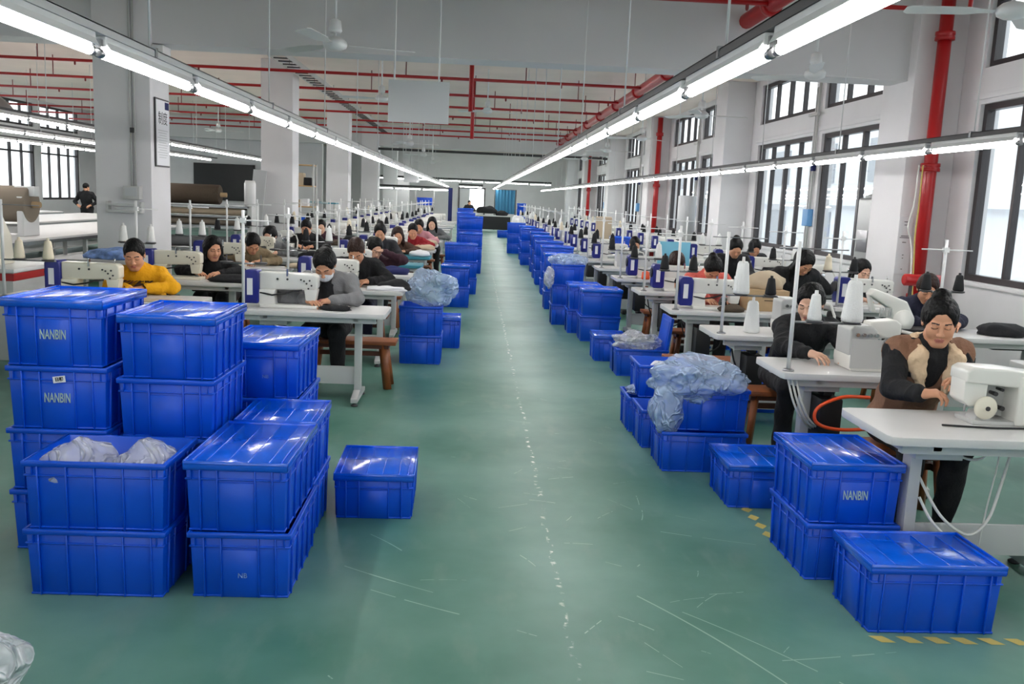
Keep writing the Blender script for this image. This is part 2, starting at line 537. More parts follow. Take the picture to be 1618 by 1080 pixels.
lamp_strip(-11.6, 19.0, 10, 2.62, 'by cutting-area windows')
def cross_strip(x0, n, y, z, where):
    rail = empty('lamp_rail', (x0 - .66, y, z), -math.pi / 2, 'dark crosswise channel carrying the tube lamps ' + where, 'lamp rail')
    MB().span((-.03, 0, .0755), (.03, 1.32 * n, .165)).build('channel', 'rail_dark', rail)
    for q in (.66, 1.32 * n - .66):
        MB().tube([(0, q, .1), (0, q, ZC - z)], .006, 6).build('hanger_rod', 'white_metal', rail)
    for i in range(n):
        place(LP, LU, (x0 + 1.32 * i, y, z), math.pi / 2, f'glowing white tube lamp, {nth(i + 1)} from the pillars in the crosswise strip {where}', 'lamp', 'tube lamps ' + where)
cross_strip(-.3, 1, 49.7, 2.27, 'ending the aisle')
cross_strip(-5.5, 8, 53.2, 2.62, 'added before far wall')  # crosswise lamp row added to brighten the far wall
cross_strip(-4.6, 3, 44.0, 2.0, 'behind pillar-side tables')

# ------------------------------------------------------------------ sprinkler pipes
def pipe(name, pts, r, label, cat='pipe', group=None, m='red_paint', n=12, extra=None):
    root = empty(name, (0, 0, 0), 0, label, cat, group)
    MB().tube(pts, r, n).build('pipe_run', m, root)
    return root
mp = pipe('sprinkler_main', [(3.27, -6, 4.02), (3.27, 37.3, 4.02)], .095, 'thick red sprinkler main running lengthwise under the ceiling above the aisle edge', m='red_paint')
for y in [2.0 + 2.85 * k for k in range(13)]:
    MB().lathe([(.115, -.06), (.13, -.03), (.13, .03), (.115, .06)], 14, (3.27, y, 4.02), 'y').build('coupling', 'red_paint', mp)
    MB().tube([(3.27, y + .4, 4.1), (3.27, y + .4, ZC)], .01, 6).build('hanger_rod', 'dark_red', mp)
ys = [10.4] + [15.4 + 2.85 * k for k in range(8)]
for i, y in enumerate(ys):
    r = pipe('sprinkler_branch', [(-15.4, y, 4.0), (3.178, y, 4.0)], .03, f'thin red sprinkler branch pipe crossing under the ceiling, {nth(i + 1)} from the near beam' if i else 'thin red sprinkler branch pipe crossing on the near side of the beam', group='sprinkler branch pipes')
    x = -14.2 + (i % 3) * .5
    while x < 3:
        if abs(x + 4.3) > .8:
            MB().tube([(x, y, 4.0), (x, y, ZC)], .011, 6).build('hanger_rod', 'dark_red', r)
            MB().lathe([(.012, -.09), (.02, -.07), (.02, -.03), (.028, 0)], 8, (x + .7, y, 4.0)).build('sprinkler_head', 'dark_red', r)
        x += 2.35
pp = pipe('drop_pipe', [(-.15, 16.2, ZC), (-.15, 16.2, 3.2)], .04, 'red vertical drop pipe behind the blank hanging sign, nearer one')
pp = pipe('drop_pipe', [(-.15, 22.0, ZC), (-.15, 22.0, 3.1)], .045, 'red vertical drop pipe behind the blank hanging sign, farther one')
pipe('sprinkler_tail', [(3.3, 9.0, 3.72), (4.72, 9.0, 3.72), (4.75, 9.0, 3.75), (4.78, 9.0, 4.4)], .022, 'thin red pipe elbow rising beside the window-side column')
pipe('dark_pipe', [(-4, 37.2, 3.5), (XE - .7, 37.2, 3.5)], .05, 'dark pipe crossing under the farther ceiling beam', m='rail_dark')
for y, w in ((11.17, 'nearest'), (28.37, 'middle'), (45.57, 'farthest')):
    r = pipe('fire_riser', [(5.63, y, 0), (5.63, y, 4.4)], .08, f'vertical red fire pipe against the {w} window-side column', group='red risers on the window wall')
    for z in (.7, 2.33, 3.9):
        MB().lathe([(.08, -.05), (.115, -.05), (.115, -.012), (.105, 0), (.115, .012), (.115, .05), (.08, .05)], 14, (5.63, y, z)).build('flange', 'red_paint', r)
# ladder cable tray beside the pillars
ct = empty('cable_tray', (-3.62, 12.1, 4.05), 0, 'grey ladder cable tray running lengthwise under the ceiling beside the pillars', 'cable tray')
MB().span((-.16, 0, 0), (-.14, 25, .09)).build('side_rail', 'leg_grey', ct)
MB().span((.14, 0, 0), (.16, 25, .09)).build('side_rail', 'leg_grey', ct)
r0 = MB().span((-.14, -.025, .01), (.14, .025, .03)).build('rung', 'rail_dark', ct); r0.location.y = .2
for k in range(1, 62):
    c_ = r0.copy(); COL.objects.link(c_); link_child(c_, ct); c_.location.y = .2 + .4 * k
for k in range(9):
    MB().tube([(-.18, 1 + 2.8 * k, .02), (-.18, 1 + 2.8 * k, .4)], .008, 6).build('hanger_rod', 'steel', ct)

# ------------------------------------------------------------------ ceiling fans
def fan_proto():
    r = empty('ceiling_fan')
    MB().tube([(0, 0, .1), (0, 0, 1.6)], .013, 8).build('down_rod', 'white_metal', r)
    MB().lathe([(.02, .25), (.05, .235), (.062, .15), (.05, .13)], 16).build('canopy', 'white_metal', r)
    MB().lathe([(.02, .10), (.07, .085), (.105, .055), (.11, .03), (.10, .0), (.06, -.02), (.0, -.025)], 20).build('motor', 'white_metal', r)
    for k in range(3):
        R = Matrix.Rotation(2 * math.pi * k / 3, 3, 'Z') @ Matrix.Rotation(.18, 3, 'X')
        m = MB()
        out = [(.12, -.025), (.2, -.03), (.3, -.062), (.7, -.07), (.73, -.04), (.73, .05), (.7, .07), (.3, .062), (.2, .03), (.12, .025)]
        vs = [R @ Vector((x, y, .03 + (.003 if t else -.003))) for t in (0, 1) for x, y in out]
        n = len(out)
        m.add(vs, [tuple(range(n))[::-1], tuple(range(n, 2 * n))] + [(j, (j + 1) % n, (j + 1) % n + n, j + n) for j in range(n)])
        m.build('blade', 'white_metal', r)
    return r
FP = fan_proto(); FU = []
for i, (x, y, z, rz, w) in enumerate([(-1.32, 8.5, 3.0, .3, 'hanging before the near beam above the pillar-side tables'), (-1.68, 16, 3.3, 1.1, 'beside the blank hanging sign'),
        (.18, 20, 3.55, .5, 'high over the middle of the aisle'), (3.46, 9.5, 3.1, .2, 'in front of the upper windows by the near beam'), (3.74, 6.5, 3.15, .9, 'nearest the camera beside the window-side pipe'),
        (3.4, 14, 3.08, .1, 'before the second pair of upper windows'), (3.4, 19, 3.05, .7, 'third along the windows beyond the beam'), (3.4, 24, 3.05, .2, 'fourth along the windows beyond the beam'), (3.4, 29, 3.05, .5, 'fifth along the windows beyond the beam'),
        (-1.7, 23, 2.95, .2, 'second beyond the blank sign over the pillar-side tables'), (-1.7, 29, 2.95, .6, 'third beyond the blank sign over the pillar-side tables'), (-1.7, 35, 2.95, .9, 'farthest over the pillar-side tables'),
        (-7.8, 28, 3.35, .3, 'between the first two pillars over the cutting area'), (-7.7, 22, 3.4, .8, 'close behind the near pillar over the cutting area'), (-11, 20, 3.0, .2, 'before the cutting-area windows')]):
    place(FP, FU, (x, y, z), rz, 'white three-blade ceiling fan ' + w, 'fan', 'ceiling fans')
dome = empty('dome_lamp', (-8.9, 17.5, 3.0), 0, 'grey dome pendant lamp hanging in the cutting area beside the near pillar', 'lamp')
MB().lathe([(.03, .2), (.08, .16), (.2, .05), (.26, -.03), (.25, -.04), (.18, .04), (.05, .12)], 20).build('shade', 'steel', dome)
MB().tube([(0, 0, .18), (0, 0, 1.45)], .008, 6).build('rod', 'rail_dark', dome)

# ------------------------------------------------------------------ hanging signs
sg = empty('hanging_sign', (-.62, 9.5, 2.66), 0, 'blank pale grey sign board hanging on two rods over the aisle edge', 'sign')
MB().box((0, 0, 0), (.62, .015, .42)).build('board', 'sign_grey', sg, bevel=.003)
for x in (-.25, .2):
    MB().tube([(x, 0, .2), (x, 0, 1.8)], .008, 8).build('rod', 'white_metal', sg)
sg2 = empty('hanging_sign', (-2.13, 30, 2.28), 0, 'small blank white sign hanging far down the pillar-side rows', 'sign')
MB().box((0, 0, 0), (.5, .015, .32)).build('board', 'sign_grey', sg2)
MB().tube([(-.2, 0, .16), (-.2, 0, 2.17)], .008, 6).build('rod', 'white_metal', sg2)
MB().tube([(.2, 0, .16), (.2, 0, 2.17)], .008, 6).build('rod', 'white_metal', sg2)

# ------------------------------------------------------------------ things fixed to the near pillar
ps = empty('wall_poster', (-3.985, 11.76, 2.35), 0, 'framed white notice with two large characters on the near pillar', 'poster')
MB().box((0.008, 0, 0), (.016, .5, .84)).build('frame', 'rail_dark', ps, bevel=.002)
MB().box((.018, 0, 0), (.006, .46, .8)).build('sheet', 'paper', ps)
m = MB(); m.box((.0225, .15, .34), (.002, .14, .09)); m.build('corner_mark', 'cloth_navy', ps)
text_mesh('制度', .17, 'heading', 'black', parent=ps, mtx=Matrix.Translation((.022, 0, .17)) @ FACE_E)
m = MB()
for k in range(12): m.box((.0222, -.02 * (k % 2), .03 - .03 * k), (.001, .36 - .05 * (k % 3), .007))
m.build('text_lines', 'sign_grey', ps)
em = empty('emergency_light', (-3.985, 11.55, 3.3), 0, 'white twin-head emergency light on the near pillar under the beam', 'emergency light')
MB().box((.07, .05, 0), (.14, .3, .16)).build('body', 'white_metal', em, bevel=.012)
for y in (-.12, .22):
    MB().lathe([(.03, -.06), (.055, -.04), (.06, .02), (.05, .03), (.0, .03)], 14, (.1, y, -.1), 'y').build('lamp_head', 'white_metal', em)
cd = empty('conduit', (-4.2, 11.37, 0), 0, 'thin dark conduit pair running down the face of the near pillar', 'conduit')
for x in (-.02, .03):
    MB().tube([(x, 0, 1.65), (x, 0, 4.4)], .01, 6).build('tube', 'leg_grey', cd)
MB().span((.004, -.005, 1.65), (.008, .002, 4.4)).build('gap_line', 'rail_dark', cd)
MB().box((0, 0, 2.35), (.05, .04, .06)).build('clip', 'rail_dark', cd, bevel=.006)
cb = empty('control_box', (-4.2, 11.34, 1.6), 0, 'grey switch box below the conduit on the near pillar', 'switch box')
MB().box((0, 0, 0), (.2, .12, .16)).build('box', 'leg_grey', cb, bevel=.008)
MB().box((0, -.064, .01), (.14, .008, .1)).build('lid', 'sign_grey', cb)
sh = empty('wall_bracket', (-4.3, 11.3, 1.42), 0, 'small grey two-bar bracket mounted low on the near pillar', 'bracket')
MB().box((0, 0, .03), (.42, .03, .028)).build('bar', 'leg_grey', sh)
MB().box((0, 0, -.05), (.42, .03, .028)).build('bar', 'leg_grey', sh)
MB().box((-.2, .05, 0), (.03, .1, .14)).build('mount', 'leg_grey', sh)
MB().box((.2, .05, 0), (.03, .1, .14)).build('mount', 'leg_grey', sh)

# ------------------------------------------------------------------ things along the window wall
ht = empty('water_boiler', (5.66, 12.48, 0), 0, 'tall grey steel water boiler standing beside the near window-side column', 'boiler')
MB().box((0, 0, 1.0), (.46, .5, 1.9)).build('cabinet', 'heater_grey', ht, bevel=.04, seg=3)
MB().lathe([(.22, 1.94), (.22, 1.98), (.1, 2.02), (.0, 2.02)], 18).build('lid', 'heater_grey', ht)
MB().box((-.236, 0, 1.35), (.008, .34, .3)).build('control_panel', 'steel', ht, bevel=.004)
for y in (-.12, 0, .12):
    MB().tube([(-.23, y, .95), (-.32, y, .95), (-.33, y, .9)], .014, 8).build('tap', 'chrome', ht)
MB().box((-.28, 0, .72), (.14, .4, .03)).build('drip_tray', 'steel', ht)
cp = empty('column_notice', (5.62, 11.309, 1.32), 0, 'pale blue notice sheet on the near window-side column beside the red pipe', 'poster')
cp.location = (5.47, 11.31, 1.35)
MB().box((0, 0, 0), (.18, .006, .72)).build('sheet', 'facade', cp)
m = MB()
for z, w_ in ((.3, .05), (.26, .04), (.12, .1), (.1, .13), (.04, .05), (-.12, .02), (-.16, .015), (-.3, .02)): m.box((0, -.004, z), (w_, .001, .008))
m.build('print_lines', 'board_black', cp)
for c in cols[2:]:
    k = nth(cols.index(c) - 1)
    y = c + 4.375
    pc = empty('wall_conduit', (XE - .07, y, 0), 0, f'grey vertical conduit on the pier between the {k} pair of windows', 'conduit', 'wall conduits')
    MB().tube([(.03, -.06, .9), (.03, -.06, 4.3)], .022, 8).build('pipe', 'leg_grey', pc)
    MB().tube([(.03, .05, .9), (.03, .05, 3.9)], .012, 6).build('thin_pipe', 'leg_grey', pc)
    MB().box((.02, -.02, 1.62), (.1, .26, .3)).build('socket_box', 'label_blue', pc, bevel=.01)
    MB().box((.03, -.05, 2.5), (.06, .1, .12)).build('switch', 'cloth_navy', pc, bevel=.01)
    MB().box((-.02, 0, 3.42), (.05, .42, .05)).build('crossbar', 'leg_grey', pc)

# ------------------------------------------------------------------ blue crates
MESHES = {}
def cached(key, fn):
    if key not in MESHES: MESHES[key] = fn()
    return MESHES[key]
def inst(name, me, parent, loc=(0, 0, 0), rot=None):
    o = bpy.data.objects.new(name, me); COL.objects.link(o); link_child(o, parent); o.location = loc
    if rot: o.rotation_euler = rot
    return o
def withmat(me, *ms):
    me.materials.clear()
    for m in ms: me.materials.append(M[m])
    return me
def crate_body(w, d, h):
    m = MB(); t = .007; k = .935; top = .978
    hb = (w * k / 2, d * k / 2); ht = (w * top / 2, d * top / 2)
    def at(z): return tuple(hb[i] + (ht[i] - hb[i]) * z / h for i in range(2))
    def ring(z, o=0.0):
        a, b = at(z); a += o; b += o
        return [(-a, -b, z), (a, -b, z), (a, b, z), (-a, b, z)]
    vs = ring(.004) + ring(h) + ring(h, -t) + ring(.012, -t)
    fs = [(3, 2, 1, 0), (12, 13, 14, 15)]
    for l in range(3):
        for i in range(4):
            a = l * 4 + i; b = l * 4 + (i + 1) % 4
            fs.append((a, b, b + 4, a + 4))
    m.add(vs, fs)
    # rolled rim and the band under it
    def band(z0, z1, o):
        v = ring(z0, 0.0) + ring(z0, o) + ring(z1, o) + ring(z1, 0.0)
        f = []
        for l in range(3):
            for i in range(4):
                a = l * 4 + i; b = l * 4 + (i + 1) % 4
                f.append((a, b, b + 4, a + 4))
        m.add(v, f)
    band(h - .024, h, .011)
    band(h - .066, h - .058, .007)
    band(0, .010, .004)
    def rib(axis, sgn, pos, z0, z1, wd, o):
        vs = []
        for z in (z0, z1):
            a = at(z)[axis]
            for off in (-.002, o):
                for s_ in (-wd / 2, wd / 2):
                    q = [0, 0, z]; q[axis] = sgn * (a + off); q[1 - axis] = pos + s_
                    vs.append(tuple(q))
        m.add(vs, [(0, 1, 3, 2), (4, 6, 7, 5), (0, 2, 6, 4), (1, 5, 7, 3), (2, 3, 7, 6), (0, 4, 5, 1)])
    for axis in (0, 1):
        L = (w, d)[1 - axis]
        n = 5 if L > .5 else 4
        for sgn in (-1, 1):
            short = L < .5
            if short:
                rib(axis, sgn, 0, .0, h - .075, .15, .006)
                for p in (-.078, .078, -L * .355, L * .355): rib(axis, sgn, p, .0, h - .02, .007, .011)
            else:
                for i in range(n):
                    rib(axis, sgn, L * (i + .5) / n - L / 2 if n % 2 else 0, .0, h - .02, .007, .011)
            for p in (-L * .44, L * .44): rib(axis, sgn, p, h - .066, h - .02, .005, .009)
    return withmat(m.mesh('crate_body', .0025, 1), 'crate_blue')
def crate_lid(w, d, h):
    m = MB()
    o = .006
    W, D = w / 2 + o, d / 2 + o
    m.span((-W, -D, h + .001), (W, D, h + .008))
    for s in (-1, 1):
        m.span((s * W, -D, h - .018), (s * (W - .006), D, h + .019)); m.span((-W, s * D, h - .018), (W, s * (D - .006), h + .019))
        m.span((s * (W - .03), -D + .03, h), (s * (W - .036), D - .03, h + .016))
    nr = 5
    for i in range(1, nr):
        x = -W + 2 * W * i / nr
        m.span((x - .003, -D + .03, h), (x + .003, D - .03, h + .011))
    return withmat(m.mesh('crate_lid', .002, 1), 'crate_lid')
def nan_mesh():
    o = text_mesh('NANBIN', .052, mtx=FACE_S @ Matrix.Diagonal((.6, 1.2, 1, 1)), weight=.0006)
    me = o.data; bpy.data.objects.remove(o, do_unlink=True); return me
CRATE_GROUP = 'blue plastic crates'
def crate(x, y, z, w, d, h, label, lid=False, rz=0.0, mark=False, group=CRATE_GROUP, tilt=0.0):
    """x, y = centre; z = underside"""
    r = empty('crate', (x, y, z), rz, label, 'crate', group)
    if tilt: r.rotation_euler = (0, tilt, rz)
    key = (round(w, 3), round(d, 3), round(h, 3))
    inst('body', cached(('cb',) + key, lambda: crate_body(*key)), r)
    if lid: inst('lid', cached(('cl',) + key, lambda: crate_lid(*key)), r)
    if mark:
        inst('lettering', cached('nanbin', nan_mesh), r, (0, -d * .963 / 2 - .0085, h * .50), (-.037, 0, 0))
    return r
def stack(where, x0, x1, y0, d, n, h, lid=True, rz=0.0, marks=(), z=0.0):
    """n crates from the floor up; labels count from the top"""
    out = []
    for i in range(n):
        k = n - 1 - i
        pos = {0: 'topmost', n - 1: 'bottom one'}.get(k, nth(k + 1) + ' from the top') if n > 1 else ''
        if n == 1: lab = f'single {"lidded" if lid else "open"} blue crate {where}'
        else: lab = f'blue crate, {pos} of the stack {where}'
        j = 0 if n == 1 else rng.uniform(-.006, .006)
        out.append(crate((x0 + x1) / 2 + j, y0 + d / 2, z + i * h, x1 - x0, d, h - .001, lab, lid and i == n - 1, rz + j * 2, i in marks))
    return out

L1 = stack('farthest from the aisle', -2.105, -1.66, 4.10, .53, 4, .293, marks=(0, 1, 2, 3))
L2 = stack('behind the open crate', -1.60, -1.165, 4.10, .55, 4, .279)
L3 = stack('before the masked grey-jacket worker', -1.345, -.925, 4.86, .62, 3, .293)
F1 = stack('holding two plastic bags', -1.81, -1.235, 3.62, .42, 2, .292, lid=False)
F2 = stack('nearest the camera, pillar side', -1.155, -.735, 3.63, .66, 2, .292, marks=())
F3 = stack('behind the nearest pillar-side stack', -1.14, -.75, 4.33, .47, 2, .292)
S1 = stack('standing alone in the aisle', -.70, -.285, 4.62, .54, 1, .235, rz=.02)
# white sticker on the second lettered crate
st = MB().box((0, 0, 0), (.056, .0012, .03)).build('sticker', 'paper', L1[2])
st.location = (.012, -.53 * .963 / 2 - .012, .235); st.rotation_euler = (-.037, -.14, 0)
_t = text_mesh('日期', .019, 'print', 'black', parent=st, mtx=Matrix.Translation((0, -.0012, 0)) @ FACE_S, weight=.0008)
# faint moulded marks
for c_, s_ in ((F2[0], .03), (L3[2], .026)):
    o = text_mesh('NB', s_, 'moulded_mark', 'cloth_blue', parent=c_, mtx=FACE_S); o.location = (.01, -.335, .10) if c_ is F2[0] else (.03, -.315, .12)
    o.location.y = (-.66 if c_ is F2[0] else -.62) * .95 / 2 - .0085; o.rotation_euler = (-.037, 0, 0)

R1 = stack('lying lowest before the white table', 1.68, 2.25, 3.445, .385, 1, .287, rz=.015)
R2 = stack('under the corner of the near white table', 1.60, 2.035, 3.96, .53, 2, .282, marks=(1,))
R3 = stack('between the lettered stack and the bagged crate', 1.52, 1.955, 4.96, .45, 1, .246)
R4 = stack('carrying the bagged crate at the aisle edge', 1.27, 1.83, 5.64, .42, 1, .27, lid=False)
R5 = crate(1.60, 5.86, .272, .47, .36, .28, 'open blue crate heaped with clear plastic film, on another crate at aisle edge')
R6 = stack('just behind the bagged crate at the aisle edge', 1.24, 1.66, 6.2, .40, 1, .28, lid=False)
R6b = stack('second behind the bagged crate, film hanging out', 1.22, 1.66, 6.64, .42, 1, .27, lid=False)
R7 = crate(1.50, 6.86, .272, .43, .42, .25, 'open blue crate holding purple and tan scraps, on another crate')
R8 = stack('full of clear film beside the fourth table', 1.47, 2.0, 8.88, .5, 1, .28, lid=False)
R9 = stack('half hidden behind the film-filled crate', 1.36, 1.72, 9.7, .42, 1, .27)
Ra = stack('first of the tall window-side row', 1.36, 1.86, 11.08, .5, 2, .32)
Rb = stack('second of the tall window-side row', 1.27, 1.70, 11.75, .5, 2, .315)
Rc = stack('with film bag on top, window-side', 1.12, 1.56, 12.5, .5, 3, .285, lid=False)
Rd = stack('just beyond the film-topped crates', 1.15, 1.60, 14.3, .5, 3, .29)
stack('fifth along the window-side row', 1.25, 1.83, 16.5, .42, 3, .295)
stack('sixth along the window-side row', 1.27, 1.83, 18.4, .42, 3, .295)
stack('seventh along the window-side row', 1.32, 1.76, 20.0, .5, 3, .31)
stack('eighth along the window-side row', 1.36, 1.80, 21.7, .5, 3, .315)
stack('ninth along the window-side row', 1.24, 1.82, 23.9, .42, 3, .32)
stack('tenth along the window-side row', 1.30, 1.74, 26.0, .5, 3, .32)
stack('farthest along the window-side row', 1.05, 1.62, 28.9, .42, 3, .32)
stack('stacked inside the window-side tables', 3.13, 3.60, 20.5, .42, 3, .32)
stack('low at the far end of the aisle', 1.02, 1.6, 40.5, .42, 1, .3)
stack('tall beside the blue curtain', 2.25, 2.7, 49.0, .5, 5, .3)
La = stack('topped with a big film bag, pillar-side', -.74, -.31, 9.15, .46, 2, .30, lid=False)
Lb = stack('small behind the film-topped pillar-side crates', -.50, -.13, 10.2, .4, 1, .34)
Lc = stack('second along the pillar-side aisle edge', -.50, -.06, 14.1, .5, 2, .32)
Ld = stack('third along the pillar-side aisle edge', -.52, .06, 16.1, .42, 3, .295)
stack('fourth along the pillar-side aisle edge', -.35, .17, 20.6, .42, 3, .3)
stack('fifth and tallest along the pillar-side edge', -.40, .19, 22.4, .42, 4, .31)
stack('sixth along the pillar-side aisle edge', -.55, .0, 27.5, .42, 4, .31)
stack('farthest along the pillar-side aisle edge', -.62, -.07, 31.5, .42, 4, .33)

# ------------------------------------------------------------------ plastic film bags
from mathutils import noise as mnoise
def blob(name, m, loc, size, seed, label=None, cat=None, group=None, amp=.28, freq=2.2, sub=4, parent=None, flat=0.0, fold=.05):
    bm = bmesh.new(); bmesh.ops.create_icosphere(bm, subdivisions=sub, radius=1)
    off = Vector((seed * 7.3, seed * 3.1, seed * 1.7))
    for v in bm.verts:
        d = v.co.normalized()
        n1 = mnoise.noise(d * freq * .8 + off); n2 = abs(mnoise.noise(d * freq * 1.9 + off * 2)); n3 = abs(mnoise.noise(d * freq * 3.6 + off * 3))
        k = 1 + amp * .9 * n1 - amp * .45 * n2 - fold * .5 * n3 + amp * .1
        p = d * k
        if flat and p.z < -flat: p.z = -flat + (p.z + flat) * .08
        v.co = Vector((p.x * size[0], p.y * size[1], p.z * size[2]))
    for f in bm.faces: f.smooth = True
    me = bpy.data.meshes.new(name); bm.to_mesh(me); bm.free(); me.materials.append(M[m])
    o = bpy.data.objects.new(name, me); COL.objects.link(o); link_child(o, parent); o.location = loc
    return tag(o, label, cat, group)
blob('plastic_bag', 'poly_white', (-1.655, 3.80, .50), (.15, .16, .13), 1, 'crumpled white plastic bag in the open crate, near the lettered stack', 'bag', 'bags in the open crate')
blob('plastic_bag', 'poly_white', (-1.385, 3.84, .50), (.125, .17, .125), 2, 'crumpled white plastic bag in the open crate, near the lidded nearest stack', 'bag', 'bags in the open crate')
blob('plastic_bag', 'poly_white', (-1.56, 2.62, .19), (.21, .19, .20), 3, 'pale crumpled plastic bag on the floor in the bottom corner', 'bag', sub=5, flat=.85)
blob('plastic_film', 'poly_blue', (1.52, 5.80, .60), (.30, .22, .15), 4, 'clear blue-tinted film bulging out of the aisle-edge crate on top', 'plastic film', sub=5, amp=.4)
blob('plastic_film', 'poly_blue', (1.30, 5.72, .40), (.11, .12, .17), 5, 'clear film hanging down the aisle side of the stacked crate', 'plastic film', amp=.3)
blob('plastic_film', 'poly_blue', (1.44, 6.86, .29), (.2, .16, .05), 6, 'blue film scrap poking out of the second open crate', 'plastic film')
blob('plastic_film', 'poly_white', (1.70, 9.1, .33), (.25, .22, .09), 7, 'clear film heaped in the crate beside the fourth table', 'plastic film', sub=5, amp=.5)
blob('plastic_film', 'poly_blue', (-.43, 9.36, .77), (.26, .22, .20), 8, 'big clear film bag bulging over the pillar-side crates', 'plastic film', sub=5, amp=.35)
blob('plastic_film', 'poly_blue', (1.34, 12.72, .90), (.27, .24, .10), 9, 'film bag lying over the three window-side crates', 'plastic film', amp=.3)
blob('plastic_film', 'poly_white', (1.06, 12.5, .66), (.07, .1, .15), 10, 'white film flap hanging from the three window-side crates', 'plastic film', amp=.3)
# scraps in the open crate, cardboard, standing lid
for i, (dx, dy, dz, m_, lab) in enumerate([(-.05, -.08, .16, 'cloth_tan', 'tan cloth scrap in the raised open crate'), (.09, .02, .18, 'cloth_navy', 'purple cloth scrap in the raised open crate'), (.0, .1, .17, 'cloth_white', 'white cloth scrap in the raised open crate')]):
    blob('cloth_scrap', m_, (1.50 + dx, 6.86 + dy, .29 + dz), (.07, .06, .05), 20 + i, lab, 'scrap', sub=3)
cbx = MB().box((0, 0, 0), (.16, .1, .09)).build('carton', 'cardboard', None, bevel=.004, loc=(1.56, 6.36, .325)); tag(cbx, 'small brown cardboard carton on the open crates behind the film', 'carton')
ld = MB().box((0, 0, 0), (.03, .44, .4)).box((-.018, 0, 0), (.006, .36, .32)).build('lid', 'crate_blue', R8[0], bevel=.004, loc=(.27, .0, .40)); ld.rotation_euler = (0, .12, 0)
# hazard tape on the floor
tp = MB()
for i in range(9):
    x = 1.72 + i * .115
    tp.add([(x, 3.365, .0012), (x + .06, 3.365, .0012), (x + .025, 3.42, .0012), (x - .035, 3.42, .0012)], [(0, 1, 2, 3)])
tag(tp.build('floor_tape', 'tape_yellow'), 'worn yellow striped tape on the floor before the nearest window-side crate', 'floor tape')
tp = MB()
for i in range(4):
    y = 4.5 + i * .13
    tp.add([(1.60, y + .05, .0012), (1.63, y, .0012), (1.67, y + .05, .0012), (1.635, y + .1, .0012)], [(0, 1, 2, 3)])
tag(tp.build('floor_tape', 'tape_yellow'), 'worn yellow diamond tape on the floor beside the lettered window-side stack', 'floor tape')

# pale scratches worn into the floor paint
sc = MB(); rs = random.Random(5)
def scratch(pts, w):
    pts = [Vector((x, y, .0008)) for x, y in pts]
    for a, b in zip(pts, pts[1:]):
        t = (b - a).normalized(); n = Vector((-t.y, t.x, 0)) * w / 2
        sc.add([a - n, b - n, b + n, a + n], [(0, 1, 2, 3)])
def arc(x, y, ang, L, bend, w):
    n = 10; pts = []
    for i in range(n + 1):
        pts.append((x, y)); a = ang + bend * i / n
        x += math.cos(a) * L / n; y += math.sin(a) * L / n
    k = 0
    while k < n:
        m_ = rs.randint(2, 5); scratch(pts[k:min(k + m_, n) + 1], w * rs.uniform(.5, 1.2)); k += m_ + (1 if rs.random() < .5 else 0)
arc(.78, 3.75, -.95, 1.1, -.25, .008); arc(.95, 3.6, -.8, .9, -.2, .006); arc(1.05, 4.55, -.35, .55, .1, .006); arc(.7, 3.1, -.4, .7, -.1, .006)
arc(-.55, 4.0, -.6, .5, .1, .008); arc(-.4, 3.75, -.55, .45, .1, .007); arc(1.25, 3.2, .15, .5, .05, .006); arc(-.3, 4.2, 2.2, .3, .2, .008)
for i in range(90):
    y = 2.4 + 10 * rs.random() ** 1.7; x = rs.uniform(-1.3, 1.5) if y < 3.3 else rs.uniform(-.25, 1.35)
    arc(x, y, rs.choice([-.8, -.3, .2, .5, 1.2]) + rs.uniform(-.3, .3), rs.uniform(.03, .22), rs.uniform(-.3, .3), rs.uniform(.003, .007))
tag(sc.build('floor_scuffs', 'scuff'), 'pale scratches and scuffs worn into the green aisle floor', 'scuffs', kind='stuff')

# ------------------------------------------------------------------ sewing tables
HT = .765
def table_proto(top='laminate', W=1.2, D=.58, motor=True, foot=.02):
    """origin: middle of the edge facing the aisle camera, on the floor; worker sits at +y"""
    r = empty('sewing_table')
    c = .05; x = W / 2
    out = [(-x + c, 0), (x - c, 0), (x - .012, .012), (x, c), (x, D - c), (x - .012, D - .012), (x - c, D), (-x + c, D), (-x + .012, D - .012), (-x, D - c), (-x, c), (-x + .012, .012)]
    MB().prism(out, HT - .04, HT, 'z').build('tabletop', top, r, bevel=.006)
    MB().span((-x + .08, .05, HT - .085), (x - .08, .09, HT - .04)).span((-x + .08, D - .12, HT - .085), (x - .08, D - .08, HT - .04)).build('rail', 'leg_grey', r)
    for s in (-1, 1):
        m = MB(); lx = s * (x - .24)
        m.span((lx - .028, .22, .06), (lx + .028, .30, HT - .05))
        m.prism([(foot, .03), (.54, .03), (.54, .065), (.34, .10), (.18, .10), (foot, .065)], lx - .028, lx + .028, 'x')
        m.span((lx - .024, .05, HT - .075), (lx + .024, .52, HT - .04))
        lg = m.build('leg', 'leg_grey', r, bevel=.005)
        for y in (foot + .03, .51):
            MB().lathe([(.028, 0), (.03, .01), (.012, .02), (.010, .04)], 10, (lx, y, 0)).build('foot_pad', 'rail_dark', lg)
    MB().span((-x + .26, .245, .14), (x - .26, .265, .29)).build('stretcher', 'leg_grey', r, bevel=.003)
    MB().box((.05, .40, .13), (.5, .26, .012), Matrix.Rotation(-.2, 3, 'X')).build('pedal', 'leg_grey', r, bevel=.003)
    MB().span((-.42, .12, HT - .13), (-.2, .4, HT - .04)).build('drawer', 'leg_grey', r, bevel=.004)
    if motor: MB().span((-.33, .07, .34), (-.19, .31, .60)).span((-.29, .14, .60), (-.23, .24, HT - .12)).build('motor_control', 'black', r, bevel=.012)
    MB().span((-.02, .14, HT - .11), (.26, .36, HT - .04)).build('oil_pan', 'black', r, bevel=.01)
    return r
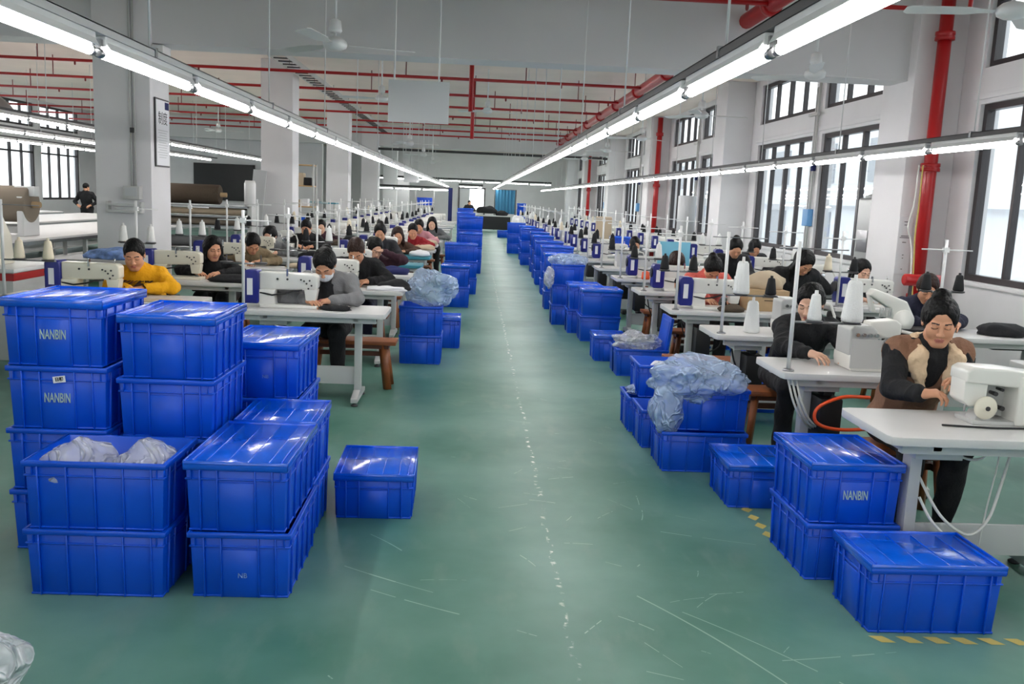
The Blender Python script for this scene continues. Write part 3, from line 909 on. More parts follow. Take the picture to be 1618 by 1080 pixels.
def table_far():
    x, D = .6, .58; m = MB()
    m.span((-x, 0, HT - .04), (x, D, HT))
    for s in (-1, 1):
        m.span((s * .36 - .028, .22, .06), (s * .36 + .028, .30, HT - .04)); m.span((s * .36 - .028, .02, 0), (s * .36 + .028, .54, .07))
    m.span((-.34, .245, .14), (.34, .265, .29)); m.span((-.1, .14, HT - .12), (.26, .4, HT - .04))
    return m
# ------------------------------------------------------------------ sewing machines
def lockstitch(body='machine_white', shade='navy_plastic'):
    """origin on the table; motor end at -x, needle end at +x, seen from behind"""
    r = empty('sewing_machine')
    MB().span((-.20, -.09, 0), (.27, .09, .028)).build('bed', body, r, bevel=.008)
    m = MB(); m.prism([(-.21, .02), (-.075, .02), (-.085, .12), (-.07, .15), (-.21, .15)], -.075, .075, 'y')
    m.build('column', body, r, bevel=.012)
    a = MB(); a.prism([(-.21, .145), (.235, .152), (.262, .17), (.262, .262), (.235, .285), (-.21, .29)], -.06, .06, 'y')
    arm = a.build('arm', body, r, bevel=.016, seg=3)
    for x in (-.06, .02):
        MB().lathe([(.009, -.066), (.009, -.058)], 10, (x, 0, .235), 'y').build('oil_plug', 'rail_dark', arm)
    MB().prism([(.165, .062), (.245, .062), (.262, .16), (.15, .16)], -.055, .05, 'y').build('head', body, r, bevel=.012)
    me_ = None
    for x, z in ((.13, .235), (.155, .225), (.175, .205), (.2, .23), (.215, .19), (.19, .165)):
        if me_ is None: me_ = withmat(MB().lathe([(.008, -.07), (.006, -.058)], 8, (0, 0, 0), 'y').mesh('screw'), 'rail_dark')
        inst('screw', me_, r, (x, 0, z))
    MB().tube([(.205, 0, .065), (.205, 0, .035)], .005, 8).span((.19, -.012, .028), (.225, .02, .034)).build('presser_foot', 'steel', r)
    MB().tube([(.205, 0, .28), (.205, 0, .325)], .007, 8).build('needle_bar_cap', 'chrome', r)
    mo = MB(); mo.prism([(-.325, .03), (-.215, .03), (-.205, .05), (-.205, .27), (-.225, .3), (-.315, .3), (-.335, .28), (-.335, .05)], -.085, .085, 'y')
    mm = mo.build('motor_housing', shade, r, bevel=.014, seg=3)
    MB().span((-.3, -.0875, .1), (-.255, -.084, .235)).build('rating_label', 'paper', mm)
    MB().lathe([(.05, -.35), (.056, -.345), (.056, -.336), (.04, -.333)], 16, (0, 0, .2), 'x').build('handwheel', 'black', mm)
    MB().tube([(-.2, -.07, .12), (-.1, -.085, .105), (.0, -.08, .12), (.06, -.07, .14), (.14, -.065, .15)], .007, 8).build('cable', 'cable_black', r)
    MB().box((.02, -.06, .29), (.012, .03, .06)).build('thread_post', 'chrome', r)
    return r
def lock_far(body='machine_white', shade='navy_plastic'):
    r = empty('sewing_machine')
    m = MB(); m.span((-.20, -.09, 0), (.27, .09, .03)); m.span((-.21, -.07, .03), (-.08, .07, .15)); m.span((-.21, -.06, .148), (.26, .06, .285)); m.span((.16, -.055, .06), (.255, .05, .15))
    m.build('body', body, r, bevel=.01, seg=1)
    q = MB(); q.span((-.335, -.085, .03), (-.212, .085, .3)); q.build('motor_housing', shade, r, bevel=.012, seg=1)
    MB().span((-.3, -.0875, .1), (-.255, -.084, .235)).build('rating_label', 'paper', r)
    return r
def overlock():
    r = empty('overlock_machine')
    MB().prism([(-.16, 0), (.16, 0), (.17, .05), (.17, .10), (-.17, .10), (-.17, .05)], -.13, .13, 'y').build('base', 'machine_white', r, bevel=.012)
    MB().prism([(-.17, .09), (.02, .09), (.0, .25), (-.03, .28), (-.15, .28), (-.17, .26)], -.11, .11, 'y').build('body', 'leg_grey', r, bevel=.02, seg=3)
    MB().prism([(-.03, .20), (.14, .20), (.17, .23), (.17, .29), (.13, .32), (-.03, .3)], -.06, .06, 'y').build('arm', 'machine_white', r, bevel=.014, seg=3)
    MB().tube([(.11, 0, .21), (.11, 0, .12)], .012, 10).build('needle_bar', 'chrome', r)
    MB().lathe([(.02, -.15), (.045, -.15), (.05, -.14), (.05, -.12), (.02, -.115)], 16, (.07, 0, .17), 'y').build('handwheel', 'chrome', r)
    MB().span((-.17, -.135, .02), (.05, -.128, .2)).build('cover', 'leg_grey', r, bevel=.003)
    MB().tube([(.17, -.05, .25), (.23, -.08, .24), (.26, -.1, .16), (.26, -.12, .05), (.25, -.13, .01)], .011, 8).build('air_hose', 'cable_white', r)
    d = MB()
    for i in range(4): d.lathe([(.012, -.125), (.012, -.105), (.006, -.1)], 10, (-.13 + .04 * i, 0, .225), 'y')
    d.build('tension_dials', 'chrome', r)
    MB().box((.06, -.1, .12), (.12, .05, .05)).build('looper_cover', 'steel', r, bevel=.008)
    return r
def thread_stand_proto(kind=0):
    r = empty('thread_stand')
    MB().tube([(0, 0, 0), (0, 0, .78)], .0125, 10).build('pole', 'white_metal', r)
    MB().lathe([(.035, 0), (.035, .008), (.02, .014)], 12).build('foot_plate', 'steel', r)
    if kind == 0:
        MB().tube([(-.20, 0, .70), (.22, 0, .70)], .006, 6).span((-.02, -.02, .68), (.02, .02, .72)).build('guide_arm', 'white_metal', r)
        MB().tube([(-.16, 0, .36), (.18, 0, .36)], .008, 6).build('tray_arm', 'steel', r)
        for x in (-.13, .14):
            MB().lathe([(.05, .36), (.052, .368), (.05, .372), (.012, .376), (.006, .38), (.006, .43)], 14, (x, 0, 0)).build('spool_tray', 'rail_dark', r)
    else:
        MB().tube([(-.12, 0, .74), (.30, 0, .74)], .005, 6).build('guide_arm', 'steel', r)
        MB().tube([(.0, 0, .30), (.42, 0, .30)], .008, 6).build('tray_arm', 'steel', r)
        for x in (.13, .36):
            MB().lathe([(.05, .30), (.052, .308), (.05, .312), (.012, .316), (.006, .32), (.006, .38)], 14, (x, 0, 0)).build('spool_tray', 'rail_dark', r)
    return r
def stand_far():
    m = MB(); m.tube([(0, 0, 0), (0, 0, .78)], .012, 6)
    m.tube([(-.2, 0, .70), (.22, 0, .70)], .007, 5); m.tube([(-.16, 0, .36), (.18, 0, .36)], .008, 5)
    for x in (-.13, .14): m.lathe([(.05, .36), (.05, .376)], 8, (x, 0, 0))
    return m
def cone_mesh(h=.15, r0=.042, r1=.026, m='black_thread', tip='rail_dark'):
    me = MB().lathe([(r0 * .8, 0), (r0, .006), (r0 * 1.02, h * .12), (r1 * 1.05, h * .93), (r1 * .8, h), (.012, h), (.01, h * 1.14), (.0, h * 1.14)], 18).mesh('thread_cone')
    return withmat(me, m)
CONE = {k: cone_mesh(m=m, h=h) for k, m, h in (('black', 'black_thread', .13), ('white', 'white_thread', .16), ('cream', 'cream_thread', .15), ('red', 'red_thread', .13))}
CONE['big white'] = cone_mesh(.25, .062, .040, 'white_thread')
def cone(col, loc, label, group=None):
    o = bpy.data.objects.new('thread_cone', CONE[col]); COL.objects.link(o); o.location = loc
    return tag(o, label, 'thread cone', group)

ROWS = {'A': (-1.29, [7.15 + 1.74 * k for k in range(17)], 'pillar-side aisle row'),
        'B': (-2.87, [7.35 + 1.76 * k for k in range(17)], 'row beside the pillars'),
        'C': (2.45, [3.74, 5.2, 6.72, 8.2, 9.9, 11.55, 13.3] + [15.0 + 1.7 * k for k in range(13)], 'window-side aisle row'),
        'D': (4.32, [5.45, 7.05, 9.0, 10.8, 12.5, 14.2, 15.9] + [17.6 + 1.7 * k for k in range(12)], 'row along the windows')}
TP = table_proto(); TU = []
TT = table_proto('turquoise_top'); TTU = []
TW = table_proto(W=1.62)
TN = table_proto(motor=False, foot=.11)
MP = lockstitch(); MU = []
MC = lockstitch('machine_cream'); MCU = []
MF = lock_far(); MFU = []
OP = overlock(); OU = []
SP = [thread_stand_proto(0), thread_stand_proto(1)]; SU = [[], []]
TF = withmat(table_far().mesh('sewing_table', .005, 1), 'laminate')
SF = withmat(stand_far().mesh('thread_stand'), 'white_metal')
NOMACH = {('C', 0), ('D', 1)}
OVER = {('C', 1), ('C', 2), ('D', 3), ('C', 6), ('B', 4)}
r2 = random.Random(11)
for rk, (X, ys_, rname) in ROWS.items():
    for i, y in enumerate(ys_):
        far = y > 17
        pos = nth(i + 1)
        jx = r2.uniform(-.03, .03); jr = r2.uniform(-.015, .015)
        if rk == 'A' and i == 0: jx = jr = 0
        lab = f'white sewing table, {pos} from the camera in the {rname}'
        if far:
            t = bpy.data.objects.new('sewing_table', TF); COL.objects.link(t); t.location = (X + jx, y, 0)
            tag(t, lab, 'table', 'sewing tables')
        elif (rk, i) == ('B', 0):
            place(TW, [], (-3.07, y, 0), 0, 'long white sewing table of the worker in yellow beside the near pillar', 'table', 'sewing tables')
        elif (rk, i) == ('C', 0):
            place(TN, [], (X, y, 0), 0, lab, 'table', 'sewing tables')
        elif rk == 'A' and i in (3, 4):
            place(TT, TTU, (X + jx, y, 0), jr, f'sewing table with turquoise top, {pos} from the camera in the {rname}', 'table', 'sewing tables')
        else:
            place(TP, TU, (X + jx, y, 0), jr, lab, 'table', 'sewing tables')
        mx, my = X + jx + (-.19 if rk in 'AB' else -.12) + r2.uniform(-.04, .04), y + .27
        if rk == 'A' and i == 0: mx = X - .235
        if rk == 'B' and i == 0: mx = -3.19
        if rk == 'A' and i == 1: mx = X - .13
        mlab = f'on the {pos} table of the {rname}'
        if (rk, i) in OVER:
            place(OP, OU, (mx + (.12 if (rk, i) == ('C', 1) else .22 if (rk, i) == ('C', 2) else 0), my, HT), 0, 'white and grey overlock machine ' + mlab, 'sewing machine', 'overlock machines')
        elif (rk, i) not in NOMACH:
            if far: place(MF, MFU, (mx, my, HT), 0, 'white sewing machine, navy motor, ' + mlab, 'sewing machine', 'sewing machines')
            elif rk == 'B' and i < 4: place(MC, MCU, (mx, my, HT), 0, 'cream sewing machine with navy motor ' + mlab, 'sewing machine', 'sewing machines')
            else: place(MP, MU, (mx, my, HT), 0, 'white sewing machine with navy motor ' + mlab, 'sewing machine', 'sewing machines')
        # thread stand at the motor end, two cones on it
        sx, sy = X + jx - .54, y + .09
        if (rk, i) == ('C', 1): sx = X - .52
        if (rk, i) == ('B', 0): sx = -3.80
        if (rk, i) == ('C', 0): continue
        kind = 1 if (rk, i) in {('B', 0), ('C', 1), ('C', 2)} else 0
        if far:
            s = bpy.data.objects.new('thread_stand', SF); COL.objects.link(s); s.location = (sx, sy, HT)
            tag(s, f'white thread stand {mlab}', 'thread stand', 'thread stands')
        else:
            place(SP[kind], SU[kind], (sx, sy, HT), 0, f'white thread stand {mlab}', 'thread stand', 'thread stands')
        if (rk, i) in {('A', 0), ('C', 1)} or (rk in 'A' and i == 1): continue
        cols_ = ('cream', 'cream') if (rk, i) == ('B', 0) else ('white', 'white') if (rk in 'B' and i < 3) else r2.choice([('black', 'black'), ('black', 'white'), ('white', 'white'), ('black', 'black'), ('cream', 'black')])
        if (rk, i) == ('C', 2): cols_ = ('big white', 'black')
        if rk in 'CD': cols_ = tuple('black' if c_ == 'white' and r2.random() < .5 else c_ for c_ in cols_)
        for q, (dx, dz) in enumerate([(-.13, .372), (.14, .372)] if kind == 0 else [(.13, .312), (.36, .312)]):
            if far and r2.random() < .12: continue
            cone(cols_[q], (sx + dx, sy, HT + dz), f'{cols_[q]} thread cone, {"motor-end" if q == 0 else "needle-end"} pin, stand {mlab}', 'thread cones on the stands')
# big cones on the overlock stand before the half-hidden worker
X, y = 2.45, 5.2
cone('big white', (X - .52 + .36, y + .09, HT + .312), 'big white thread cone on the stand before the half-hidden worker', 'big cones')
cone('white', (X - .52 + .13, y + .09, HT + .312), 'white thread cone nearest the pole on the second window-side stand', 'big cones')
cone('big white', (2.2, 6.62 + .3, HT), 'big white thread cone standing on the third window-side table', 'big cones')

# ------------------------------------------------------------------ people: smooth distance-field bodies
class Field:
    def __init__(s, lo, hi, res):
        s.lo = np.array(lo, np.float32); s.res = res
        s.n = np.ceil((np.array(hi) - np.array(lo)) / res).astype(int) + 2
        s.d = np.full(tuple(s.n), .25, np.float32)
    def _region(s, lo, hi):
        a = np.maximum(np.floor((np.array(lo) - s.lo) / s.res).astype(int), 0)
        b = np.minimum(np.ceil((np.array(hi) - s.lo) / s.res).astype(int) + 1, s.n)
        if (b <= a).any(): return None
        sl = tuple(slice(a[i], b[i]) for i in range(3))
        ax = [(np.arange(a[i], b[i], dtype=np.float32) * s.res + s.lo[i]) for i in range(3)]
        X, Y, Z = np.meshgrid(*ax, indexing='ij')
        return sl, np.stack([X, Y, Z], -1)
    def _op(s, sl, e, k, op):
        d = s.d[sl]
        if op == 'cut':
            e = -e; h = np.maximum(k - np.abs(d - e), 0) / max(k, 1e-6); s.d[sl] = np.maximum(d, e) + h * h * k * .25
        else:
            h = np.maximum(k - np.abs(d - e), 0) / max(k, 1e-6); s.d[sl] = np.minimum(d, e) - h * h * k * .25
    def cap(s, a, b, ra, rb=None, k=.02, op='add'):
        rb = ra if rb is None else rb
        a = np.array(a, np.float32); b = np.array(b, np.float32); m = max(ra, rb) + k + .03
        g = s._region(np.minimum(a, b) - m, np.maximum(a, b) + m)
        if g is None: return s
        sl, P = g
        ba = b - a; L = max(float(ba @ ba), 1e-9)
        t = np.clip(((P - a) @ ba) / L, 0, 1)
        e = np.linalg.norm(P - a - t[..., None] * ba, axis=-1) - (ra + (rb - ra) * t)
        s._op(sl, e, k, op); return s
    def ell(s, c, r, R=None, k=.02, op='add', clip=None):
        c = np.array(c, np.float32); r = np.array(r, np.float32); m = float(max(r)) + k + .03
        g = s._region(c - m, c + m)
        if g is None: return s
        sl, P = g
        q = P - c
        if R is not None: q = q @ np.array(R, np.float32)
        if clip is not None: loc = q.copy()
        u = q / r
        k0 = np.linalg.norm(u, axis=-1); k1 = np.linalg.norm(u / r, axis=-1) + 1e-6
        e = k0 * (k0 - 1) / k1
        if clip is not None:
            for n_, o_ in clip: e = np.maximum(e, loc @ np.array(n_, np.float32) - o_)
        s._op(sl, e, k, op); return s
    def mesh(s):
        d = s.d; nx, ny, nz = d.shape
        neg = d < 0
        C = [(0, 0, 0), (1, 0, 0), (0, 1, 0), (1, 1, 0), (0, 0, 1), (1, 0, 1), (0, 1, 1), (1, 1, 1)]
        cnt = np.zeros((nx - 1, ny - 1, nz - 1), np.int8)
        for i, j, k in C: cnt += neg[i:nx - 1 + i, j:ny - 1 + j, k:nz - 1 + k]
        act = (cnt > 0) & (cnt < 8)
        idx = np.argwhere(act)
        if len(idx) == 0: return np.zeros((0, 3)), np.zeros((0, 4), int)
        ids = np.full(act.shape, -1, np.int64); ids[act] = np.arange(len(idx))
        vals = np.stack([d[idx[:, 0] + i, idx[:, 1] + j, idx[:, 2] + k] for i, j, k in C], 1)
        acc = np.zeros((len(idx), 3)); w = np.zeros(len(idx))
        Ca = np.array(C, float)
        for a in range(8):
            for b in range(a + 1, 8):
                if np.abs(Ca[a] - Ca[b]).sum() != 1: continue
                va, vb = vals[:, a], vals[:, b]
                m = (va < 0) != (vb < 0)
                t = np.where(m, va / np.where(m, va - vb, 1), 0)
                acc += np.where(m[:, None], Ca[a] + t[:, None] * (Ca[b] - Ca[a]), 0); w += m
        V = (idx + acc / w[:, None]) * s.res + s.lo
        Q = []
        for ax in range(3):
            o1, o2 = [(1, 2), (2, 0), (0, 1)][ax]
            sl0 = [slice(None)] * 3; sl1 = [slice(None)] * 3
            sl0[ax] = slice(0, -1); sl1[ax] = slice(1, None)
            ch = neg[tuple(sl0)] != neg[tuple(sl1)]
            e = np.argwhere(ch)
            ok = (e[:, o1] > 0) & (e[:, o2] > 0) & (e[:, o1] < d.shape[o1] - 1) & (e[:, o2] < d.shape[o2] - 1)
            e = e[ok]
            flip = neg[tuple(e.T)]
            def cell(a, b):
                c = e.copy(); c[:, o1] -= a; c[:, o2] -= b
                return ids[c[:, 0], c[:, 1], c[:, 2]]
            q = np.stack([cell(1, 1), cell(0, 1), cell(0, 0), cell(1, 0)], 1)
            q[~flip] = q[~flip][:, ::-1]
            Q.append(q)
        return V, np.concatenate(Q)
def field_obj(name, parts, mats, parent, wrinkle=0.0, wscale=14.0, paint=None, seed=0):
    """parts: list of (V, Q); joined into one mesh"""
    Vs, Qs, n = [], [], 0
    for V, Q in parts:
        Vs.append(V); Qs.append(Q + n); n += len(V)
    V = np.concatenate(Vs); Q = np.concatenate(Qs)
    me = bpy.data.meshes.new(name)
    me.from_pydata(V.tolist(), [], Q.tolist())
    me.polygons.foreach_set('use_smooth', [True] * len(me.polygons))
    if wrinkle:
        nv = len(me.vertices)
        nrm = np.zeros(nv * 3, np.float32); me.vertices.foreach_get('normal', nrm); nrm = nrm.reshape(-1, 3)
        off = Vector((seed * 3.7, seed * 1.3, seed * 2.1))
        sc = Vector((wscale, wscale, wscale * .6))
        k = np.array([1 - 2 * abs(mnoise.noise(Vector((v[0] * sc.x, v[1] * sc.y, v[2] * sc.z)) + off)) for v in V], np.float32)
        me.vertices.foreach_set('co', (V + nrm * (k[:, None] - .4) * wrinkle).astype(np.float32).ravel())
    for m in mats: me.materials.append(M[m])
    if paint:
        cen = V[Q].mean(1)
        mi = np.zeros(len(Q), np.int32)
        for fn, slot in paint: mi[fn(cen)] = slot
        me.polygons.foreach_set('material_index', mi)
    me.update()
    o = bpy.data.objects.new(name, me); COL.objects.link(o); link_child(o, parent)
    return o
def skin(name, r, g, b): mat(name, rgb(r, g, b), .55, noise=.04, scale=20)
skin('skin_warm', 206, 150, 118); skin('skin_pale', 222, 176, 150); skin('skin_tan', 186, 130, 98)
mat('lips', rgb(182, 112, 100), .5); mat('brow_hair', rgb(40, 30, 28), .7)
mat('hair_black', rgb(11, 10, 11), .5, spec=.22, bump=.25, bscale=120); mat('hair_brown', rgb(44, 26, 20), .5, spec=.25, bump=.25, bscale=120)
for n_, c_ in {'yellow': (232, 166, 10), 'grey_fleece': (128, 128, 130), 'black': (22, 22, 25), 'navy': (26, 28, 50), 'khaki': (126, 110, 84), 'grey': (104, 106, 108), 'brown': (76, 52, 40), 'red': (150, 28, 38), 'pink': (196, 140, 150), 'coral': (214, 100, 90), 'vest': (136, 98, 76), 'cream': (206, 176, 142), 'charcoal': (44, 44, 48), 'white': (222, 222, 226), 'plum': (60, 32, 44), 'shearling': (226, 198, 164)}.items():
    mat('wear_' + n_, rgb(*c_), .9, bump=.35, bscale=120 if 'fleece' in n_ else 60)
mat('face_mask', rgb(226, 230, 236), .8); mat('mask_teal', rgb(170, 205, 205), .8); mat('shoe_green', rgb(70, 90, 84), .7); mat('shoe_black', rgb(20, 20, 22), .6)

def rotm(pitch, yaw, roll=0.0):
    """head frame -> world: local +y is the face direction (world -y when yaw = 0), local x to the picture's side"""
    return np.array((Matrix.Rotation(yaw, 3, 'Z') @ Matrix.Rotation(math.pi, 3, 'Z') @ Matrix.Rotation(-pitch, 3, 'X') @ Matrix.Rotation(roll, 3, 'Y')), np.float32)
def ik(S, W, l1, l2, pole):
    S, W, pole = Vector(S), Vector(W), Vector(pole)
    D = W - S; L = min(D.length, (l1 + l2) * .995); u = D.normalized()
    a = (l1 * l1 - l2 * l2 + L * L) / (2 * L); h = math.sqrt(max(l1 * l1 - a * a, 0))
    p = (pole - u * pole.dot(u)).normalized()
    return S + u * a + p * h
def hand_field(W, dirv, up, side, res, curl=.5, size=1.0):
    """palm with four bent fingers and a thumb; W = wrist, dirv = pointing direction, up = back of the hand, side = +1 thumb on local +x"""
    y = Vector(dirv).normalized(); z = Vector(up); z = (z - y * z.dot(y)).normalized(); x = y.cross(z)
    W = Vector(W)
    def P(a, b, c): return tuple(W + (x * a * side + y * b + z * c) * size)
    F = Field([w - .15 * size for w in W], [w + .21 * size for w in W], res)
    F.lo = np.array([w - .2 * size for w in W], np.float32); F.n = np.array([int(.4 * size / res)] * 3); F.d = np.full(tuple(F.n), .25, np.float32)
    s = size
    F.cap(P(0, -.012, 0), P(0, .01, 0), .027 * s, .025 * s, .01)
    F.cap(P(.012, .01, 0), P(.024, .075, .003), .018 * s, .015 * s, .02); F.cap(P(-.012, .01, 0), P(-.022, .072, 0), .018 * s, .014 * s, .02); F.cap(P(0, .02, 0), P(0, .076, .004), .018 * s, .015 * s, .015)
    for i, (fx, L, sp) in enumerate(((.030, .040, .10), (.0105, .045, .02), (-.0095, .042, -.06), (-.028, .033, -.16))):
        b0 = Vector((fx, .078 - (.006 if i in (0, 3) else 0) - (.006 if i == 3 else 0), .004))
        ang = curl * (.5 + .12 * i); p = b0; segs = [L, L * .66, L * .5]
        rr = [.0095, .0085, .0078, .0068]
        if i == 3: rr = [q * .88 for q in rr]
        for j, l in enumerate(segs):
            q = p + Vector((math.sin(sp) * l * math.cos(ang), math.cos(ang) * l, -math.sin(ang) * l))
            F.cap(P(*p), P(*q), rr[j] * s, rr[j + 1] * s, .004); p = q; ang += curl * .75
    t0, t1, t2, t3 = (.022, .018, -.004), (.047, .042, -.014), (.052, .072, -.022), (.046, .094, -.03)
    F.cap(P(*t0), P(*t1), .015 * s, .0125 * s, .012); F.cap(P(*t1), P(*t2), .0115 * s, .010 * s, .003); F.cap(P(*t2), P(*t3), .010 * s, .008 * s, .003)
    return F.mesh()
HEADS = {}
def head_field(H, R, s, res, neck_to, male):
    H = np.array(H)
    def P(x, y, z): return tuple(H + R @ (np.array([x, y, z], np.float32) * s))
    F = Field(H - .2 * s, H + .2 * s, res)
    if neck_to is not None:
        lo = np.minimum(H - .17 * s, np.array(neck_to) - .08); hi = np.maximum(H + .17 * s, np.array(neck_to) + .08)
        F = Field(lo, hi, res)
    jw = .062 if male else .056
    F.ell(P(0, -.012, .03), np.array((.075, .094, .088)) * s, R, .02)
    F.ell(P(0, .028, -.042), np.array((jw, .062, .072)) * s, R, .03)
    F.cap(P(-.012, .066, -.097), P(.012, .066, -.097), .017 * s, k=.03)
    for q in (-1, 1):
        F.ell(P(q * .038, .052, -.03), np.array((.024, .026, .028)) * s, R, .03)
        F.cap(P(q * .05, .01, -.07), P(q * .018, .055, -.095), .02 * s, .016 * s, .03)
        F.ell(P(q * .031, .094, .006), np.array((.019, .014, .0115)) * s, R, .014, 'cut')
        F.ell(P(q * .031, .0755, .003), np.array((.0165, .0125, .0115)) * s, R, .004)
        F.cap(P(q * .014, .084, .021), P(q * .045, .073, .022), .0085 * s, .006 * s, .014)
        F.ell(P(q * .077, -.008, -.004), np.array((.009, .019, .031)) * s, R, .006)
        F.ell(P(q * .082, -.002, .0), np.array((.005, .010, .018)) * s, R, .004, 'cut')
        F.ell(P(q * .0115, .096, -.035), np.array((.0085, .009, .0075)) * s, R, .006)
    F.cap(P(0, .083, .014), P(0, .103, -.028), .0065 * s, .0105 * s, .014)
    F.ell(P(0, .104, -.031), np.array((.0095, .009, .008)) * s, R, .006)
    F.cap(P(-.016, .082, -.0615), P(0, .0905, -.059), .005 * s, .0065 * s, .006); F.cap(P(.016, .082, -.0615), P(0, .0905, -.059), .005 * s, .0065 * s, .006)
    F.cap(P(-.013, .083, -.072), P(.013, .083, -.072), .0062 * s, k=.006)
    F.cap(P(-.02, .094, -.0662), P(.02, .094, -.0662), .0022 * s, k=.003, op='cut')
    if neck_to is not None:
        F.cap(P(0, -.022, -.06), neck_to, .054 * s, .062, .025)
    V, Q = F.mesh()
    def local(c): return ((c - H) @ R) / s
    def lips(c):
        q = local(c); return (((q[:, 0] / .024) ** 2 + ((q[:, 2] + .066) / .0125) ** 2) < 1) & (q[:, 1] > .068)
    def brows(c):
        q = local(c); ax = np.abs(q[:, 0]); return (ax > .013) & (ax < .047) & (np.abs(q[:, 2] - .0255 + (ax - .03) ** 2 * 4) < .0031) & (q[:, 1] > .05)
    def lids(c):
        q = local(c); ax = np.abs(q[:, 0]) - .031; return (np.abs(ax) < .0165) & (np.abs(q[:, 2] + .0035 - ax * ax * 16) < .0022) & (q[:, 1] > .06)
    return (V, Q), lips, brows, lids
def hair_field(H, R, s, res, style):
    H = np.array(H)
    def P(x, y, z): return tuple(H + R @ (np.array([x, y, z], np.float32) * s))
    F = Field(H - .36 * s, H + .3 * s, res) if style in ('long',) else Field(H - .24 * s, H + .24 * s, res)
    if style == 'short':
        F.ell(P(0, -.015, .036), np.array((.082, .102, .095)) * s, R, .01)
        F.ell(P(0, .112, -.042), np.array((.090, .098, .112)) * s, R, .032, 'cut')
        F.ell(P(0, -.02, -.115), np.array((.14, .16, .085)) * s, R, .012, 'cut')
        for q in (-1, 1): F.ell(P(q * .088, .004, -.02), np.array((.022, .03, .034)) * s, R, .006, 'cut')
    else:
        F.ell(P(0, -.016, .034), np.array((.086, .106, .095)) * s, R, .01)
        F.ell(P(0, -.05, -.01), np.array((.08, .07, .085)) * s, R, .03)
        F.ell(P(0, .118, -.03), np.array((.074, .092, .112)) * s, R, .032, 'cut')
        F.ell(P(0, -.0, -.15), np.array((.15, .18, .085)) * s, R, .012, 'cut')
        if style in ('bun', 'bun_top'):
            c = P(0, -.075, .105) if style == 'bun_top' else P(0, -.115, .045)
            F.ell(c, np.array((.045, .042, .04)) * s, R, .012)
        if style == 'tail':
            F.cap(P(0, -.11, .03), P(0, -.16, -.03), .028 * s, .032 * s, .02); F.cap(P(0, -.16, -.03), P(.01, -.15, -.14), .032 * s, .012 * s, .02)
        if style == 'long':
            for q in (-1, 1):
                F.cap(P(q * .078, .005, .0), P(q * .083, .015, -.10), .022 * s, .026 * s, .03)
                F.cap(P(q * .083, .015, -.10), tuple(np.array(P(q * .088, -.005, -.10)) + np.array([0, .02, -.13])), .026 * s, .016 * s, .03)
            F.cap(P(0, -.075, .0), tuple(np.array(P(0, -.09, -.08)) + np.array([0, .03, -.16])), .075 * s, .06 * s, .03)
    return F.mesh()

